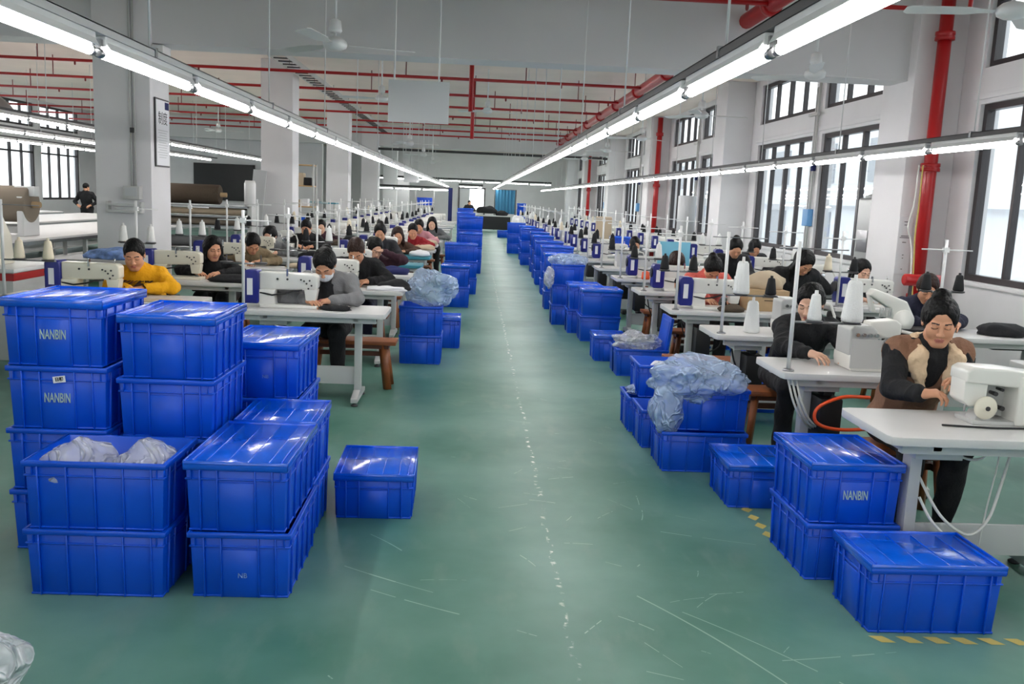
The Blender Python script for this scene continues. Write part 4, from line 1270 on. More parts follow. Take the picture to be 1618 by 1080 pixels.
def person(name_at, label, head, hy_to=None, pitch=.4, yaw=0.0, roll=0.0, seat_dy=.36, seat=.47, hs=1.0, top='black', legs='black', skin_='skin_warm', hair='short', hairc='hair_black',
           male=False, hands=None, hdir=None, mask=None, res=1, table_y=None, vest=None, shoes='shoe_black', stand=False, wide=1.0, inner=None, hand_size=1.0, seed=1, curl=.55, pole=(.8, .35, -.55)):
    """head: measured head centre (X, Y, Z); hy_to: keep that line of sight but put the head at this depth"""
    X, Y, Z = head
    if hy_to:
        k = hy_to / Y; X, Y, Z = X * k, hy_to, 1.72 + (Z - 1.72) * k
    py = Y + seat_dy
    root = empty('person', (X, py, 0), 0, label, 'person')
    R = rotm(pitch, yaw, roll)
    H = np.array([0, Y - py, Z])
    fine, mid, coarse = ((.004, .0075, .014), (.0055, .010, .018), (.009, .014, .022))[res]
    up = R @ np.array([0, 0, 1.]); fw = R @ np.array([0, 1., 0])
    N = H + R @ (np.array([0, -.03, -.115]) * hs) + np.array([0, .035, -.045])           # base of the neck
    pel = np.array([0, 0, seat + .10 if not stand else .92])
    w = wide
    chest = N + (pel - N) * .30 + np.array([0, -.012, 0]); waist = N + (pel - N) * .68 + np.array([0, .02, 0])
    SH = [N + np.array([q * .165 * w, .03, -.045]) for q in (-1, 1)]
    if hands is None:
        ty = (table_y if table_y else Y - .12)
        hands = [(-.12, ty - py + .42, HT + .06), (.14, ty - py + .40, HT + .06)]
    hands = [np.array(h) for h in hands]
    L1, L2 = .285 * hs, .255 * hs
    EL = []; WR = []
    for q, S, Wp in zip((-1, 1), SH, hands):
        d = Wp - S; L = np.linalg.norm(d)
        if L > (L1 + L2) * .99: Wp = S + d / L * (L1 + L2) * .99
        e = np.array(ik(S, Wp, L1, L2, (q * pole[0], pole[1], pole[2]))); 
        if not stand: e[2] = max(e[2], HT + .062)
        EL.append(e); WR.append(Wp)
    if stand: KN = [np.array([q * .10, -.02, .5]) for q in (-1, 1)]; FT = [np.array([q * .11, .02, .09]) for q in (-1, 1)]
    else:
        KN = [np.array([q * .12, -.43, seat + .07]) for q in (-1, 1)]
        on_pedal = any(-.20 < X - (tx + .05) < .22 and abs(py - .42 - (tf + .40)) < .12 for tx, tf in TABLES)
        FT = [np.array([q * .12, -.36, .265 if on_pedal else .117]) for q in (-1, 1)]
    allp = np.array([N, pel, chest, waist] + SH + EL + WR + KN + FT + [H])
    lo = allp.min(0) - .24; hi = allp.max(0) + .24; lo[2] = max(lo[2], -.02)
    Rt = None
    ax = (N - pel) / np.linalg.norm(N - pel)
    Rt = np.stack([np.array([1, 0, 0]), np.cross(ax, [1, 0, 0]), ax], 1).astype(np.float32)
    def torso(F, o, hipcut=False):
        F.ell(chest, (.165 * w + o, .108 * w + o, .19 + o * .5), Rt, .06)
        F.ell(waist, (.142 * w + o, .102 * w + o, .16 + o), Rt, .06)
        F.ell(pel, (.165 * w + o, .125 * w + o, .11 + o), None, .05)
        F.cap(SH[0], SH[1], .062 + o, k=.05)
        F.cap(N + np.array([0, .012, -.02]), N + ax * .02, .062 + o, .056 + o * .6, .04)
    def arms(F, o, to=1.0):
        for S, E_, Wp in zip(SH, EL, WR):
            Wq = E_ + (Wp - E_) * to
            F.cap(S, E_, .056 * w + o, .043 + o, .03); F.cap(E_, Wq, .043 + o, .030 + o * .9, .015)
    def legs_(F, o, foot=True):
        for q, K, T in zip((-1, 1), KN, FT):
            hip = pel + np.array([q * .085, -.02, -.01])
            F.cap(hip, K, .088 + o, .062 + o, .03); F.cap(K, T, .058 + o, .042 + o, .02)
    parts = []
    FB = Field(lo, hi, coarse); torso(FB, -.006); arms(FB, -.006, .97); legs_(FB, 0)
    for T in FT: FB.cap(T + np.array([0, .03, -.045]), T + np.array([0, -.13, -.06]), .035, .03, .02)
    parts.append(FB.mesh())
    (hv, hq), lips, brows, lids = head_field(H, R, hs, fine, N + np.array([0, .01, -.03]), male)
    parts.append((hv, hq))
    for q, E_, Wp in zip((-1, 1), EL, WR):
        dv = Wp - E_; dv = dv / np.linalg.norm(dv); dv = dv * .75 + np.array([-q * .35, -.25, -.12])
        if hdir: dv = np.array(hdir[0 if q < 0 else 1])
        parts.append(hand_field(Wp, dv, (q * .25, -.1, 1), q * 1.0 if q < 0 else 1.0, max(fine * .8, .0032), curl, hand_size * (1.0 if male else .93)))
    nb = len(parts[0][1])
    body = field_obj('body', parts, [skin_, 'lips', 'brow_hair'], root, paint=[(lips, 1), (brows, 2), (lids, 2)] if res < 2 else None)
    # clothes
    FT_ = Field(lo, hi, mid); torso(FT_, .014); arms(FT_, .012, .93)
    if not vest: FT_.cap(N + np.array([0, .012, -.01]), N + ax * .035, .066, .062, .03)
    else: FT_.cap(N, N + ax * .06, .064, .06, .02)
    shirt = field_obj('top', [FT_.mesh()], ['wear_' + top], root, wrinkle=.012, wscale=13, seed=seed)
    FL = Field(lo, hi, mid if res == 0 else coarse); legs_(FL, .014); FL.ell(pel + np.array([0, .0, -.02]), (.178, .14, .115), None, .05)
    field_obj('trousers', [FL.mesh()], ['wear_' + legs], root, wrinkle=.010, wscale=10, seed=seed + 3)
    for T in FT:
        FS = Field(T - .3, T + .2, mid)
        FS.cap(T + np.array([0, .035, -.055]), T + np.array([0, -.13, -.062]), .043, .036, .03); FS.ell(T + np.array([0, -.05, -.095]), (.05, .13, .02), None, .02)
        field_obj('shoe', [FS.mesh()], [shoes], root)
    field_obj('hair', [hair_field(H, R, hs * 1.01, fine * 1.3, hair)], [hairc], root, wrinkle=.0045, wscale=52, seed=seed + 9)
    if mask:
        FM = Field(H - .16 * hs, H + .16 * hs, fine)
        FM.ell(H + R @ (np.array([0, .046, -.058]) * hs), np.array((.066, .066, .056)) * hs, R, .0, clip=[((0, -1, 0), .03 * hs), ((0, 0, 1), .037 * hs)])
        for q in (-1, 1): FM.cap(H + R @ (np.array([q * .056, .06, -.04]) * hs), H + R @ (np.array([q * .08, -.004, .004]) * hs), .0025, k=.002)
        field_obj('face_mask', [FM.mesh()], [mask], root, wrinkle=.003, wscale=40)
    if vest:
        FV = Field(lo, hi, mid); torso(FV, .027)
        FV.cap(N + np.array([0, -.10, .06]), chest + np.array([0, -.17, .02]), .105, .062, .01, 'cut')
        FV.cap(chest + np.array([0, -.17, .02]), waist + np.array([0, -.20, -.22]), .062, .05, .01, 'cut')
        FV.cap(N + np.array([0, 0, .0]), N + ax * .14, .072, .09, .01, 'cut')
        for q, S in zip((-1, 1), SH): FV.cap(S + np.array([q * .075, 0, -.02]), S + np.array([q * .10, -.0, -.2]), .062, .05, .01, 'cut')
        field_obj('vest', [FV.mesh()], ['wear_' + vest], root, wrinkle=.012, wscale=9, seed=5)
        FC = Field(lo, hi, mid)
        for q in (-1, 1):
            a = N + np.array([0, .085, .035]); b = N + np.array([q * .085, .03, .03]); c = N + np.array([q * .092, -.075, -.035]); d_ = chest + np.array([q * .082, -.125, -.0]); e_ = chest + np.array([q * .058, -.135, -.13])
            FC.cap(a, b, .026, .028, .02); FC.cap(b, c, .028, .032, .02); FC.cap(c, d_, .034, .034, .02); FC.cap(d_, e_, .032, .012, .02)
            FC.cap(c + np.array([q * .035, .005, -.02]), d_ + np.array([q * .045, .018, .03]), .03, .022, .02); FC.cap(N + np.array([q * .05, .06, .03]), N + np.array([q * .12, .0, -.01]), .03, .03, .02)
        field_obj('collar', [FC.mesh()], ['wear_shearling'], root, wrinkle=.006, wscale=30)
    if inner:
        FI = Field(lo, hi, mid)
        FI.cap(N + np.array([0, -.05, -.03]), chest + np.array([0, -.115, -.06]), .06, .075, .02); FI.cap(chest + np.array([0, -.115, -.06]), waist + np.array([0, -.10, .0]), .075, .075, .02)
        for q in (-1, 1): FI.cap(N + np.array([q * .05, .0, .01]), N + np.array([q * .055, -.06, -.06]), .024, .022, .02)
        field_obj('inner_top', [FI.mesh()], ['wear_' + inner], root)
    root['seat_y'] = py
    if not stand: SEATS.append((X, py, seat, label))
    return root, shirt, dict(N=N, chest=chest, H=H, py=py, X=X)
SEATS = []
TABLES = [(X_, y_) for X_, ys__, _n in ROWS.values() for y_ in ys__]
A_, B_, C_, D_ = (ROWS[k][1] for k in 'ABCD')
yel, yshirt, yi = person('yellow', 'person in a yellow sweater with printed chest, sewing beside the near pillar', (-2.87, 7.75, 1.12), 7.95, .42, .22, hs=1.06, top='yellow', legs='charcoal', male=True, hair='short', res=0, seed=2,
       hands=[(.02, -.55, HT + .06), (.12, -.47, HT + .06)], wide=1.1)
grey, _g, _i = person('grey', 'person in a grey fleece jacket and white mask bending over the pillar-side table', (-1.23, 7.5, 1.12), 7.62, .78, -.05, hs=1.08, top='grey_fleece', legs='black', skin_='skin_warm', hair='bun', mask='face_mask', res=0, seed=3,
       hands=[(-.10, -.56, HT + .06), (.07, -.51, HT + .06)], inner='black', shoes='shoe_green', wide=1.08)
person('blackw', 'person with long dark hair in black, second table beside the pillars', (-2.81, 9.85, 1.06), 9.75, .32, .62, hs=1.05, top='black', hair='long', skin_='skin_warm', res=1, seed=4, table_y=B_[1])
person('blackman', 'person in a black padded jacket leaning low at the second pillar-side aisle table', (-1.22, 9.4, 1.12), 9.35, .75, .05, hs=1.08, top='black', legs='navy', male=True, hair='short', hairc='hair_brown', skin_='skin_warm', res=1, seed=5, table_y=A_[1], wide=1.12)
person('khaki', 'person in a khaki jacket bent forward, third table beside the pillars', (-2.81, 11.6, 1.02), 11.45, .8, .5, hs=1.05, top='khaki', hair='tail', res=1, seed=6, table_y=B_[2])
person('maskb', 'person in black and grey wearing a teal mask, fourth table beside pillars', (-2.73, 12.2, 1.10), 13.15, .45, -.2, hs=1.08, top='grey', inner='black', hair='bun', mask='mask_teal', skin_='skin_pale', res=1, seed=7, table_y=B_[3])
person('dark', 'person in a dark jacket with cropped hair, fifth table beside pillars', (-2.49, 13.5, 1.17), 14.9, .5, 0, hs=1.05, top='black', male=True, hair='short', res=1, seed=8, table_y=B_[4])
person('b6', 'person in plum behind the cropped-haired worker beside the pillars', (-2.44, 14.5, 1.16), 16.6, .35, .2, hs=1.0, top='plum', hair='tail', skin_='skin_pale', res=2, seed=9, table_y=B_[5])
person('handface', 'person in dark plum resting a hand against the cheek, third pillar-side aisle table', (-1.20, 11.0, 1.06), 11.2, .5, .5, hs=1.08, top='plum', hair='bun', skin_='skin_pale', res=1, seed=10, hands=[(-.14, -.42, HT + .06), (.10, -.42, 1.02)])
person('cap', 'person in charcoal with pinned dark hair, fourth pillar-side aisle table', (-1.35, 13.0, 1.17), 12.95, .45, 0, hs=1.0, top='charcoal', hair='bun_top', res=2, seed=11, table_y=A_[3])
person('brown', 'person in a brown coat leaning on an elbow, fifth pillar-side aisle table', (-1.10, 13.0, 1.14), 14.6, .4, .2, hs=1.08, top='brown', hair='long', hairc='hair_brown', res=2, seed=12, table_y=A_[4])
person('red', 'person in a red jacket, sixth pillar-side aisle table', (-1.0, 14.7, 1.14), 16.35, .45, .1, hs=1.1, top='red', hair='short', res=2, seed=13, table_y=A_[5])
person('pink', 'person in pink sleeves behind the red jacket', (-1.0, 16.3, 1.17), 18.1, .5, 0, hs=1.1, top='pink', hair='tail', res=2, seed=14, table_y=A_[6])
person('m683', 'person in grey with black hair over a pale face, farthest seated pillar-side worker', (-.84, 17.8, 1.19), 19.8, .4, 0, hs=1.1, top='grey', hair='long', skin_='skin_pale', res=2, seed=15, table_y=A_[7])
vw, vshirt, vi = person('vest', 'person in a tan vest with cream collar sewing at the near white table', (2.33, 4.35, 1.21), 4.58, .34, -.36, hs=1.03, top='black', legs='black', vest='vest', hair='bun_top', skin_='skin_warm', res=0, seed=16, seat_dy=.32,
       hands=[(-.20, -.60, .85), (.04, -.56, .89)], hdir=[(1, -.3, .12), (-.75, -.4, .35)], hand_size=1.0, curl=.8, pole=(.35, .5, -.8))
person('cone', 'person in black half hidden behind the big white cones', (2.26, 5.9, 1.12), 6.0, .42, -.62, hs=1.04, top='black', hair='bun', skin_='skin_pale', res=0, seed=17, table_y=C_[1])
person('wall', 'person with long black hair in black sewing by the window wall', (4.21, 9.6, 1.11), 9.75, .42, .25, hs=1.05, top='charcoal', hair='long', skin_='skin_pale', res=1, seed=18, table_y=D_[2])
person('behind', 'person with a pale headband mostly hidden behind the tan-vested worker', (3.93, 7.6, 1.11), 7.75, .55, -.3, hs=1.03, top='navy', hair='tail', hairc='hair_brown', res=1, seed=19, table_y=D_[1])
person('hair', 'person in black bent so only dark hair shows, between the window tables', (3.50, 9.4, 1.19), 8.9, .9, .2, hs=1.0, top='black', hair='long', res=1, seed=20)
person('coral', 'person in coral with black hair bowed, fourth window-side aisle table', (2.39, 8.9, 1.12), 9.0, 1.0, 0, hs=1.0, top='coral', hair='bun', res=1, seed=21, table_y=C_[3])
person('brownhair', 'person with brown hair bowed low, fifth window-side aisle table', (2.41, 10.6, 1.06), 10.65, 1.0, .1, hs=1.0, top='navy', hair='long', hairc='hair_brown', res=1, seed=22, table_y=C_[4])
person('c7', 'person with a bare forehead showing over a machine, seventh window-side aisle table', (2.5, 14.0, 1.10), 14.1, .4, 0, hs=1.0, top='grey', hair='short', male=True, res=2, seed=23, table_y=C_[6])
person('d4', 'person in black, fourth table along the windows', (3.51, 12.0, 1.20), 11.5, .7, 0, hs=1.0, top='black', hair='bun_top', res=2, seed=24, table_y=D_[3])
person('d5', 'person in charcoal, fifth table along the windows', (3.77, 12.0, 1.21), 13.1, .7, 0, hs=1.0, top='charcoal', hair='bun_top', res=2, seed=25, table_y=D_[4])
for (x, y, z, yw, lab, s_) in ((-11.75, 28.0, 1.52, 2.6, 'standing person in black by the cutting-area windows, away from the pillar', 30), (-11.15, 28.3, 1.56, 3.6, 'standing person in black by the cutting-area windows, nearer the pillar', 31), (-.35, 50.5, 1.42, .5, 'standing dark figure by the bright doorway at the far end', 32)):
    person('st', lab, (x, y, z), None, .15, yw, hs=1.0, seat_dy=.03, top='black', legs='black', hair='short', male=True, res=2, stand=True, seed=s_, hands=[(-.2, -.2, 1.0), (.2, -.2, 1.0)])
# printed chest of the yellow sweater, laid on the cloth
from mathutils.bvhtree import BVHTree
_bv = BVHTree.FromPolygons([v.co for v in yshirt.data.vertices], [tuple(p.vertices) for p in yshirt.data.polygons])
_tx = text_mesh('SSKEFS', .085, 'chest_print', 'wear_brown', parent=yel, mtx=FACE_S @ Matrix.Diagonal((1, 1.0, 1, 1)), weight=.002)
_zc = yi['chest'][2] + .0
for v in _tx.data.vertices:
    h = _bv.ray_cast(Vector((v.co.x + .02, -2, v.co.z + _zc)), Vector((0, 1, 0)))
    v.co = (h[0] + Vector((0, -.003, 0))) if h[0] else Vector((v.co.x + .02, -.2, v.co.z + _zc))
# benches under the workers
def bench_proto(L=.62, m='wood_bench'):
    r = empty('bench')
    MB().span((-L / 2, -.13, .395), (L / 2, .13, .43)).build('seat', m, r, bevel=.006)
    for sx in (-1, 1):
        for sy in (-1, 1):
            a = Vector((sx * (L / 2 - .09), sy * .075, .396)); b = Vector((sx * (L / 2 - .05), sy * .115, 0))
            q = MB(); q.tube([a, b], [.03, .028], 4); q.build('leg', m, r)
        MB().box((sx * (L / 2 - .075), 0, .3), (.025, .17, .04)).build('crossbar', 'wood_dark', r)
    MB().box((0, 0, .3), (L - .16, .025, .04)).build('stretcher', 'wood_dark', r)
    MB().box((0, 0, .377), (L - .1, .2, .036)).build('apron', 'wood_dark', r)
    return r
BP = bench_proto(); BU = []
def bench_label(lab):
    w = ('wooden bench of the ' + lab).replace(',', '').split()[:16]
    while w[-1] in ('a', 'the', 'at', 'in', 'on', 'of', 'and', 'with', 'to', 'over', 'from', 'by', 'beside', 'behind', 'through'): w.pop()
    return ' '.join(w)
for i, (x, y, s_, lb_) in enumerate(SEATS):
    place(BP, BU, (x, y + .02, 0), 0, bench_label(lb_), 'bench', 'wooden benches')
BU[1].location.x = -1.07; BU[1].scale.x = 1.32; BU[1]['label'] = 'brown wooden bench sticking out beside the masked worker in grey fleece'
place(BP, BU, (2.0, 7.65, 0), .0, 'orange-brown wooden bench showing under the third window-side aisle table', 'bench', 'wooden benches')

# ------------------------------------------------------------------ special machines on the window side
pm = empty('post_bed_machine', (2.52, 4.10, HT), .0, 'white post-bed sewing machine with round side wheel on the near table', 'sewing machine')
m = MB(); m.prism([(.05, 0), (.28, 0), (.30, .03), (.30, .17), (.27, .215), (.16, .235), (.05, .235)], -.09, .1, 'y'); m.build('column', 'machine_white', pm, bevel=.018, seg=3)
m = MB(); m.prism([(-.20, .20), (.2, .17), (.2, .245), (.0, .268), (-.17, .272), (-.2, .255)], -.075, .085, 'y'); m.build('arm', 'machine_white', pm, bevel=.012, seg=3)
MB().prism([(-.2, .215), (-.2, .11), (-.17, .085), (-.09, .085), (-.085, .22)], -.06, .07, 'y').build('head', 'machine_white', pm, bevel=.01)
MB().prism([(-.085, .19), (-.06, .045), (.055, .02), (.055, .19)], .03, .06, 'y').build('back_plate', 'leg_grey', pm, bevel=.004)
d = MB()
for x, z, r_ in ((-.02, .14, .011), (.01, .16, .008), (.02, .07, .012), (-.03, .09, .007)): d.lathe([(r_, -.02), (r_ * .8, .032)], 10, (x, 0, z), 'y')
d.build('knob_set', 'rail_dark', pm)
wh = MB().lathe([(.0, -.1), (.012, -.1), (.03, -.092), (.052, -.09), (.056, -.082), (.052, -.074), (.01, -.07)], 24, (-.10, 0, .085), 'y').build('side_wheel', 'machine_cream', pm)
MB().lathe([(.011, -.105), (.011, -.098)], 12, (-.10, 0, .085), 'y').build('hub', 'rail_dark', wh)
MB().prism([(-.14, 0), (-.05, 0), (-.06, .06), (-.12, .06)], -.06, .03, 'y').build('post', 'leg_grey', pm, bevel=.008)
MB().span((-.15, -.075, 0), (.06, .09, .02)).build('bed', 'leg_grey', pm, bevel=.004)
MB().tube([(-.155, .0, .11), (-.155, 0, .05)], .006, 8).build('needle_bar', 'chrome', pm)
MB().tube([(-.32, -.12, .006), (-.1, -.15, .006), (.06, -.14, .006), (.2, -.17, .006), (.34, -.2, .006)], .005, 6).build('cable', 'cable_black', pm)
MB().span((.13, -.2, .0), (.2, -.185, .012)).build('plug', 'black', pm)
cm = empty('cylinder_machine', (3.55, 7.30, HT), 0, 'white cylinder-arm machine with sloping arm beside the window wall worker', 'sewing machine')
MB().prism([(-.28, .30), (-.24, .355), (.04, .26), (.12, .12), (.10, .03), (-.06, .03), (-.1, .2)], -.06, .06, 'y').build('arm', 'machine_white', cm, bevel=.02, seg=3)
MB().lathe([(.0, -.075), (.085, -.075), (.092, -.06), (.085, -.045)], 24, (.02, 0, .10), 'y').build('wheel_plate', 'machine_white', cm)
MB().span((-.1, -.1, .0), (.32, .14, .035)).build('base', 'black', cm, bevel=.006)
MB().prism([(-.28, .30), (-.25, .28), (-.2, .16), (-.24, .16)], -.03, .03, 'y').build('needle_head', 'machine_white', cm, bevel=.006)
m = MB()
for k in range(8): m.span((-.19 + .014 * k, -.064, .13), (-.183 + .014 * k, -.058, .2))
m.build('vents', 'leg_grey', cm)
rr = MB().lathe([(.05, -.2), (.062, -.19), (.062, .19), (.05, .2)], 18, (0, 0, 0), 'x').build('thread_roll', 'red_paint', None, loc=(4.70, 9.22, HT + .3)); tag(rr, 'red fabric roll held up beside the window-side column', 'fabric roll')
MB().tube([(-.12, 0, -.3), (-.12, 0, 0)], .02, 8).tube([(.12, 0, -.3), (.12, 0, 0)], .02, 8).build('support_leg', 'rail_dark', rr)

# ------------------------------------------------------------------ cloth, boards and boxes on the tables
def cloth(loc, size, m_, label, seed, cat='cloth', name='cloth_pile', amp=.35):
    return blob(name, m_, loc, size, seed, label, cat, sub=3, amp=amp, flat=.3, freq=1.8)
cloth((-.80, 9.10, HT + .022), (.17, .11, .075), 'cloth_black', 'crumpled black cloth pile on the edge of the second pillar-side aisle table', 40)
cloth((-.86, 9.02, HT + .012), (.2, .09, .035), 'cloth_white', 'white cloth strip under the black pile on the pillar-side table', 41)
cloth((-1.10, 7.33, HT + .012), (.12, .08, .032), 'cloth_black', 'small dark cloth piece under the hands of the masked worker', 42)
cloth((-1.52, 7.50, HT + .05), (.13, .08, .10), 'cloth_grey', 'dark grey cloth bundle beneath the masked workers machine arm', 43)
cloth((-2.45, 9.25, HT + .02), (.24, .13, .06), 'cloth_black', 'black cloth in front of the long-haired worker beside the pillars', 44)
cloth((-2.3, 13.0, HT + .03), (.22, .12, .08), 'cloth_black', 'dark cloth before the teal-masked worker', 45)
cloth((-2.1, 11.1, HT + .03), (.2, .14, .05), 'cloth_tan', 'tan cloth layers on the third table beside the pillars', 46)
cloth((2.83, 5.48, HT + .05), (.17, .16, .13), 'cloth_black', 'black cloth bag beside the tan-vested worker on the second table', 47)
cloth((2.86, 8.62, HT + .24), (.19, .12, .14), 'cloth_tan', 'tan cloth bundle on the carton, fourth window-side aisle table', 48)
cloth((4.45, 7.3, HT + .03), (.2, .14, .08), 'cloth_black', 'black cloth heap behind the tan-vested worker near the windows', 49)
cloth((4.72, 5.68, HT + .04), (.18, .14, .11), 'cloth_black', 'black cloth heap on the nearest table along the windows', 50)
cloth((2.75, 6.95, HT + .03), (.2, .13, .07), 'cloth_white', 'pale cloth heap on the third window-side aisle table', 51)
cloth((2.42, 8.27, HT + .02), (.12, .06, .05), 'cloth_brown', 'brown cloth piece on the fourth window-side aisle table', 52)
cloth((2.83, 10.15, HT + .03), (.17, .13, .09), 'cloth_black', 'black cloth on the fifth window-side aisle table', 53)
cloth((-.95, 10.95, HT + .02), (.2, .13, .07), 'cloth_navy', 'dark blue spotted cloth on the third pillar-side aisle table', 54)
for i, (x, y, m_, w_) in enumerate([(-.86, 14.27, 'cloth_white', 'fifth pillar-side aisle table'), (-.86, 16.0, 'cloth_tan', 'sixth pillar-side aisle table'), (-.86, 17.72, 'cloth_tan', 'seventh pillar-side aisle table'),
        (2.86, 13.6, 'cloth_black', 'seventh window-side aisle table'), (2.86, 17.0, 'cloth_black', 'ninth window-side aisle table'), (4.74, 11.1, 'cloth_white', 'fourth table along the windows'), (4.74, 14.5, 'cloth_black', 'sixth table along the windows'),
        (-2.44, 16.3, 'cloth_brown', 'sixth table beside the pillars'), (-2.44, 18.1, 'cloth_black', 'seventh table beside the pillars'), (2.86, 20.4, 'cloth_tan', 'eleventh window-side aisle table')]):
    cloth((x, y, HT + .03), (.16, .12, .07), m_, f'{m_[6:]} cloth heap on the {w_}', 60 + i)
fp = MB().span((-.12, -.09, 0), (.12, .09, .006)).build('cloth_piece', 'cloth_black', None, loc=(-1.98, 9.3, HT)); tag(fp, 'flat black cloth piece between the black-clad worker and the next table', 'cloth')
fp.location = (-2.5, 9.5, HT)
yc = MB().span((-.16, -.1, 0), (.16, .1, .008)).build('cloth_piece', 'cloth_tan', None, bevel=.003, loc=(-2.58, 7.5, HT)); tag(yc, 'flat tan cloth piece in front of the worker in yellow', 'cloth')
ct_ = empty('carton', (2.82, 8.55, HT), 0, 'beige cardboard carton with printed lines, fourth window-side aisle table', 'carton')
MB().span((-.2, -.13, 0), (.2, .13, .2)).build('box', 'cardboard', ct_, bevel=.004)
m = MB(); m.span((-.06, -.132, .13), (.1, -.1305, .145)); m.span((-.04, -.132, .1), (.08, -.1305, .108)); m.build('print', 'cloth_brown', ct_)
bb = empty('blue_board', (2.58, 11.25, HT + .28), 0, 'light blue sheet standing upright on the sixth window-side aisle table', 'board')
bb.location.z = HT
MB().span((-.2, 0, .06), (.22, .012, .5)).build('sheet', 'teal_board', bb, bevel=.003)
MB().span((-.03, -.02, 0), (.03, .12, .07)).build('foot', 'leg_grey', bb)
bb.location = (2.58, 11.6, HT)
oc = MB().lathe([(.05, 0), (.055, .02), (.05, .09), (.02, .11)], 14).build('orange_pot', 'orange_hose', None, loc=(2.24, 11.6, HT)); tag(oc, 'small orange pot beside the light blue sheet', 'pot')
wr = MB().lathe([(.20, 0), (.22, .01), (.22, .9), (.2, .92), (.03, .92)], 20).build('paper_roll', 'sign_grey', None, loc=(4.33, 22.7, HT + .3)); tag(wr, 'tall pale paper roll standing upright between the window rows', 'roll')
wr.scale.z = 1.0
MB().span((-.24, -.24, -HT - .3), (.24, .24, 0)).build('stand', 'leg_grey', wr)
wr.location = (5.15, 22.0, HT + .3)
bx = MB().span((-.2, -.15, 0), (.2, .15, .62)).build('parcel', 'cloth_tan', None, bevel=.02, loc=(3.42, 24.0, HT - .0)); tag(bx, 'beige parcel standing between the far window-side rows', 'parcel')
bx.location.z = 0; bx.scale.z = 2.2
ir = empty('white_tray', (3.98, 5.93, HT), 0, 'small dark tray with white bottles on the nearest window table', 'tray')
MB().span((-.12, -.09, 0), (.12, .09, .09)).build('tray', 'rail_dark', ir, bevel=.01)
for x in (-.07, -.02, .06): MB().lathe([(.018, .02), (.018, .12), (.008, .14), (.006, .17)], 10, (x, 0, 0)).build('bottle', 'white_metal', ir)

# ------------------------------------------------------------------ cables
def cable(pts, r, m_, label, name='cable'):
    P = [Vector(p) for p in pts]; out = []
    for i in range(len(P) - 1):
        p0, p1, p2, p3 = P[max(i - 1, 0)], P[i], P[i + 1], P[min(i + 2, len(P) - 1)]
        for k in range(6):
            t = k / 6
            out.append(.5 * ((2 * p1) + (p2 - p0) * t + (2 * p0 - 5 * p1 + 4 * p2 - p3) * t * t + (3 * p1 - p0 - 3 * p2 + p3) * t ** 3))
    out.append(P[-1])
    return tag(MB().tube(out, r, 8).build(name, m_, None), label, name)
cable([(2.42, 5.22, .63), (2.24, 5.2, .63), (2.10, 5.2, .56), (2.10, 5.2, .47), (2.24, 5.2, .43), (2.5, 5.2, .45), (2.72, 5.22, .5), (2.75, 5.4, .6)], .011, 'orange_hose', 'orange air hose looping under the second window-side table', 'air_hose')
for i, dx in enumerate((0, .025, .05)):
    cable([(1.92 + dx, 5.25, .72), (1.95 + dx, 5.22, .6), (2.02 + dx, 5.25, .48), (2.12 + dx, 5.35, .40), (2.2, 5.5, .36 + .02 * i)], .007, 'cable_white', ('pale cable nearest the aisle drooping', 'middle pale cable drooping', 'innermost pale cable drooping')[i] + ' under the second window-side table')
cable([(2.2, 5.4, .38), (2.28, 5.35, .28), (2.2, 5.3, .24), (2.05, 5.3, .3)], .007, 'cable_white', 'pale cable loop beside the leg of the second window-side table')
cable([(2.35, 5.4, .5), (2.5, 5.4, .42), (2.7, 5.4, .42), (2.85, 5.5, .5)], .006, 'cable_white', 'pale cable swinging below the orange hose')
cable([(2.12, 3.98, .52), (2.2, 3.9, .36), (2.34, 3.9, .27), (2.44, 3.92, .34), (2.5, 3.95, .5), (2.56, 4.0, .66), (2.56, 4.0, .725)], .007, 'cable_white', 'white cable hanging in a curve under the near white table')
cable([(2.5, 4.0, .725), (2.49, 3.98, .6), (2.46, 3.97, .4), (2.44, 3.97, .18)], .004, 'cable_white', 'thin pull chain hanging beside the white cable', 'pull_chain')
cable([(2.10, 3.92, .44), (2.15, 3.88, .34), (2.24, 3.84, .25), (2.32, 3.84, .20)], .007, 'cable_white', 'white cable slanting down behind the lowest crate')
cable([(2.28, 4.0, .725), (2.32, 4.0, .62), (2.42, 4.0, .61), (2.46, 4.0, .69), (2.42, 4.0, .725)], .006, 'cable_white', 'short white cable loop just under the near tabletop')
sk = MB().span((-.02, -.012, -.09), (.02, .012, 0)).build('socket_strip', 'cable_white', None, bevel=.004, loc=(2.56, 3.985, .725)); tag(sk, 'small white socket hanging from the near table edge underside', 'socket')
cable([(5.45, 11.1, 2.35), (5.42, 11.05, 1.9), (5.3, 10.9, 1.6), (5.36, 10.9, 1.4), (5.3, 10.7, 1.1), (5.28, 10.6, .6)], .01, 'cable_white', 'cream cable hanging beside the near red riser')
cable([(5.5, 11.1, 2.35), (5.48, 11.05, 1.8), (5.4, 10.9, 1.5), (5.42, 10.9, 1.2), (5.36, 10.7, .6)], .009, 'cloth_tan' if False else 'tape_yellow', 'yellowish cable hanging beside the near red riser')
for i, (x, y) in enumerate(((2.35, 6.95), (2.3, 8.5), (2.3, 10.2), (2.5, 11.9))):
    cable([(x - .3, y, .72), (x - .25, y - .02, .5), (x - .1, y, .35), (x + .1, y, .4), (x + .15, y, .72)], .007, 'cable_black', f'black cable drooping under the {nth(i + 3)} window-side aisle table')
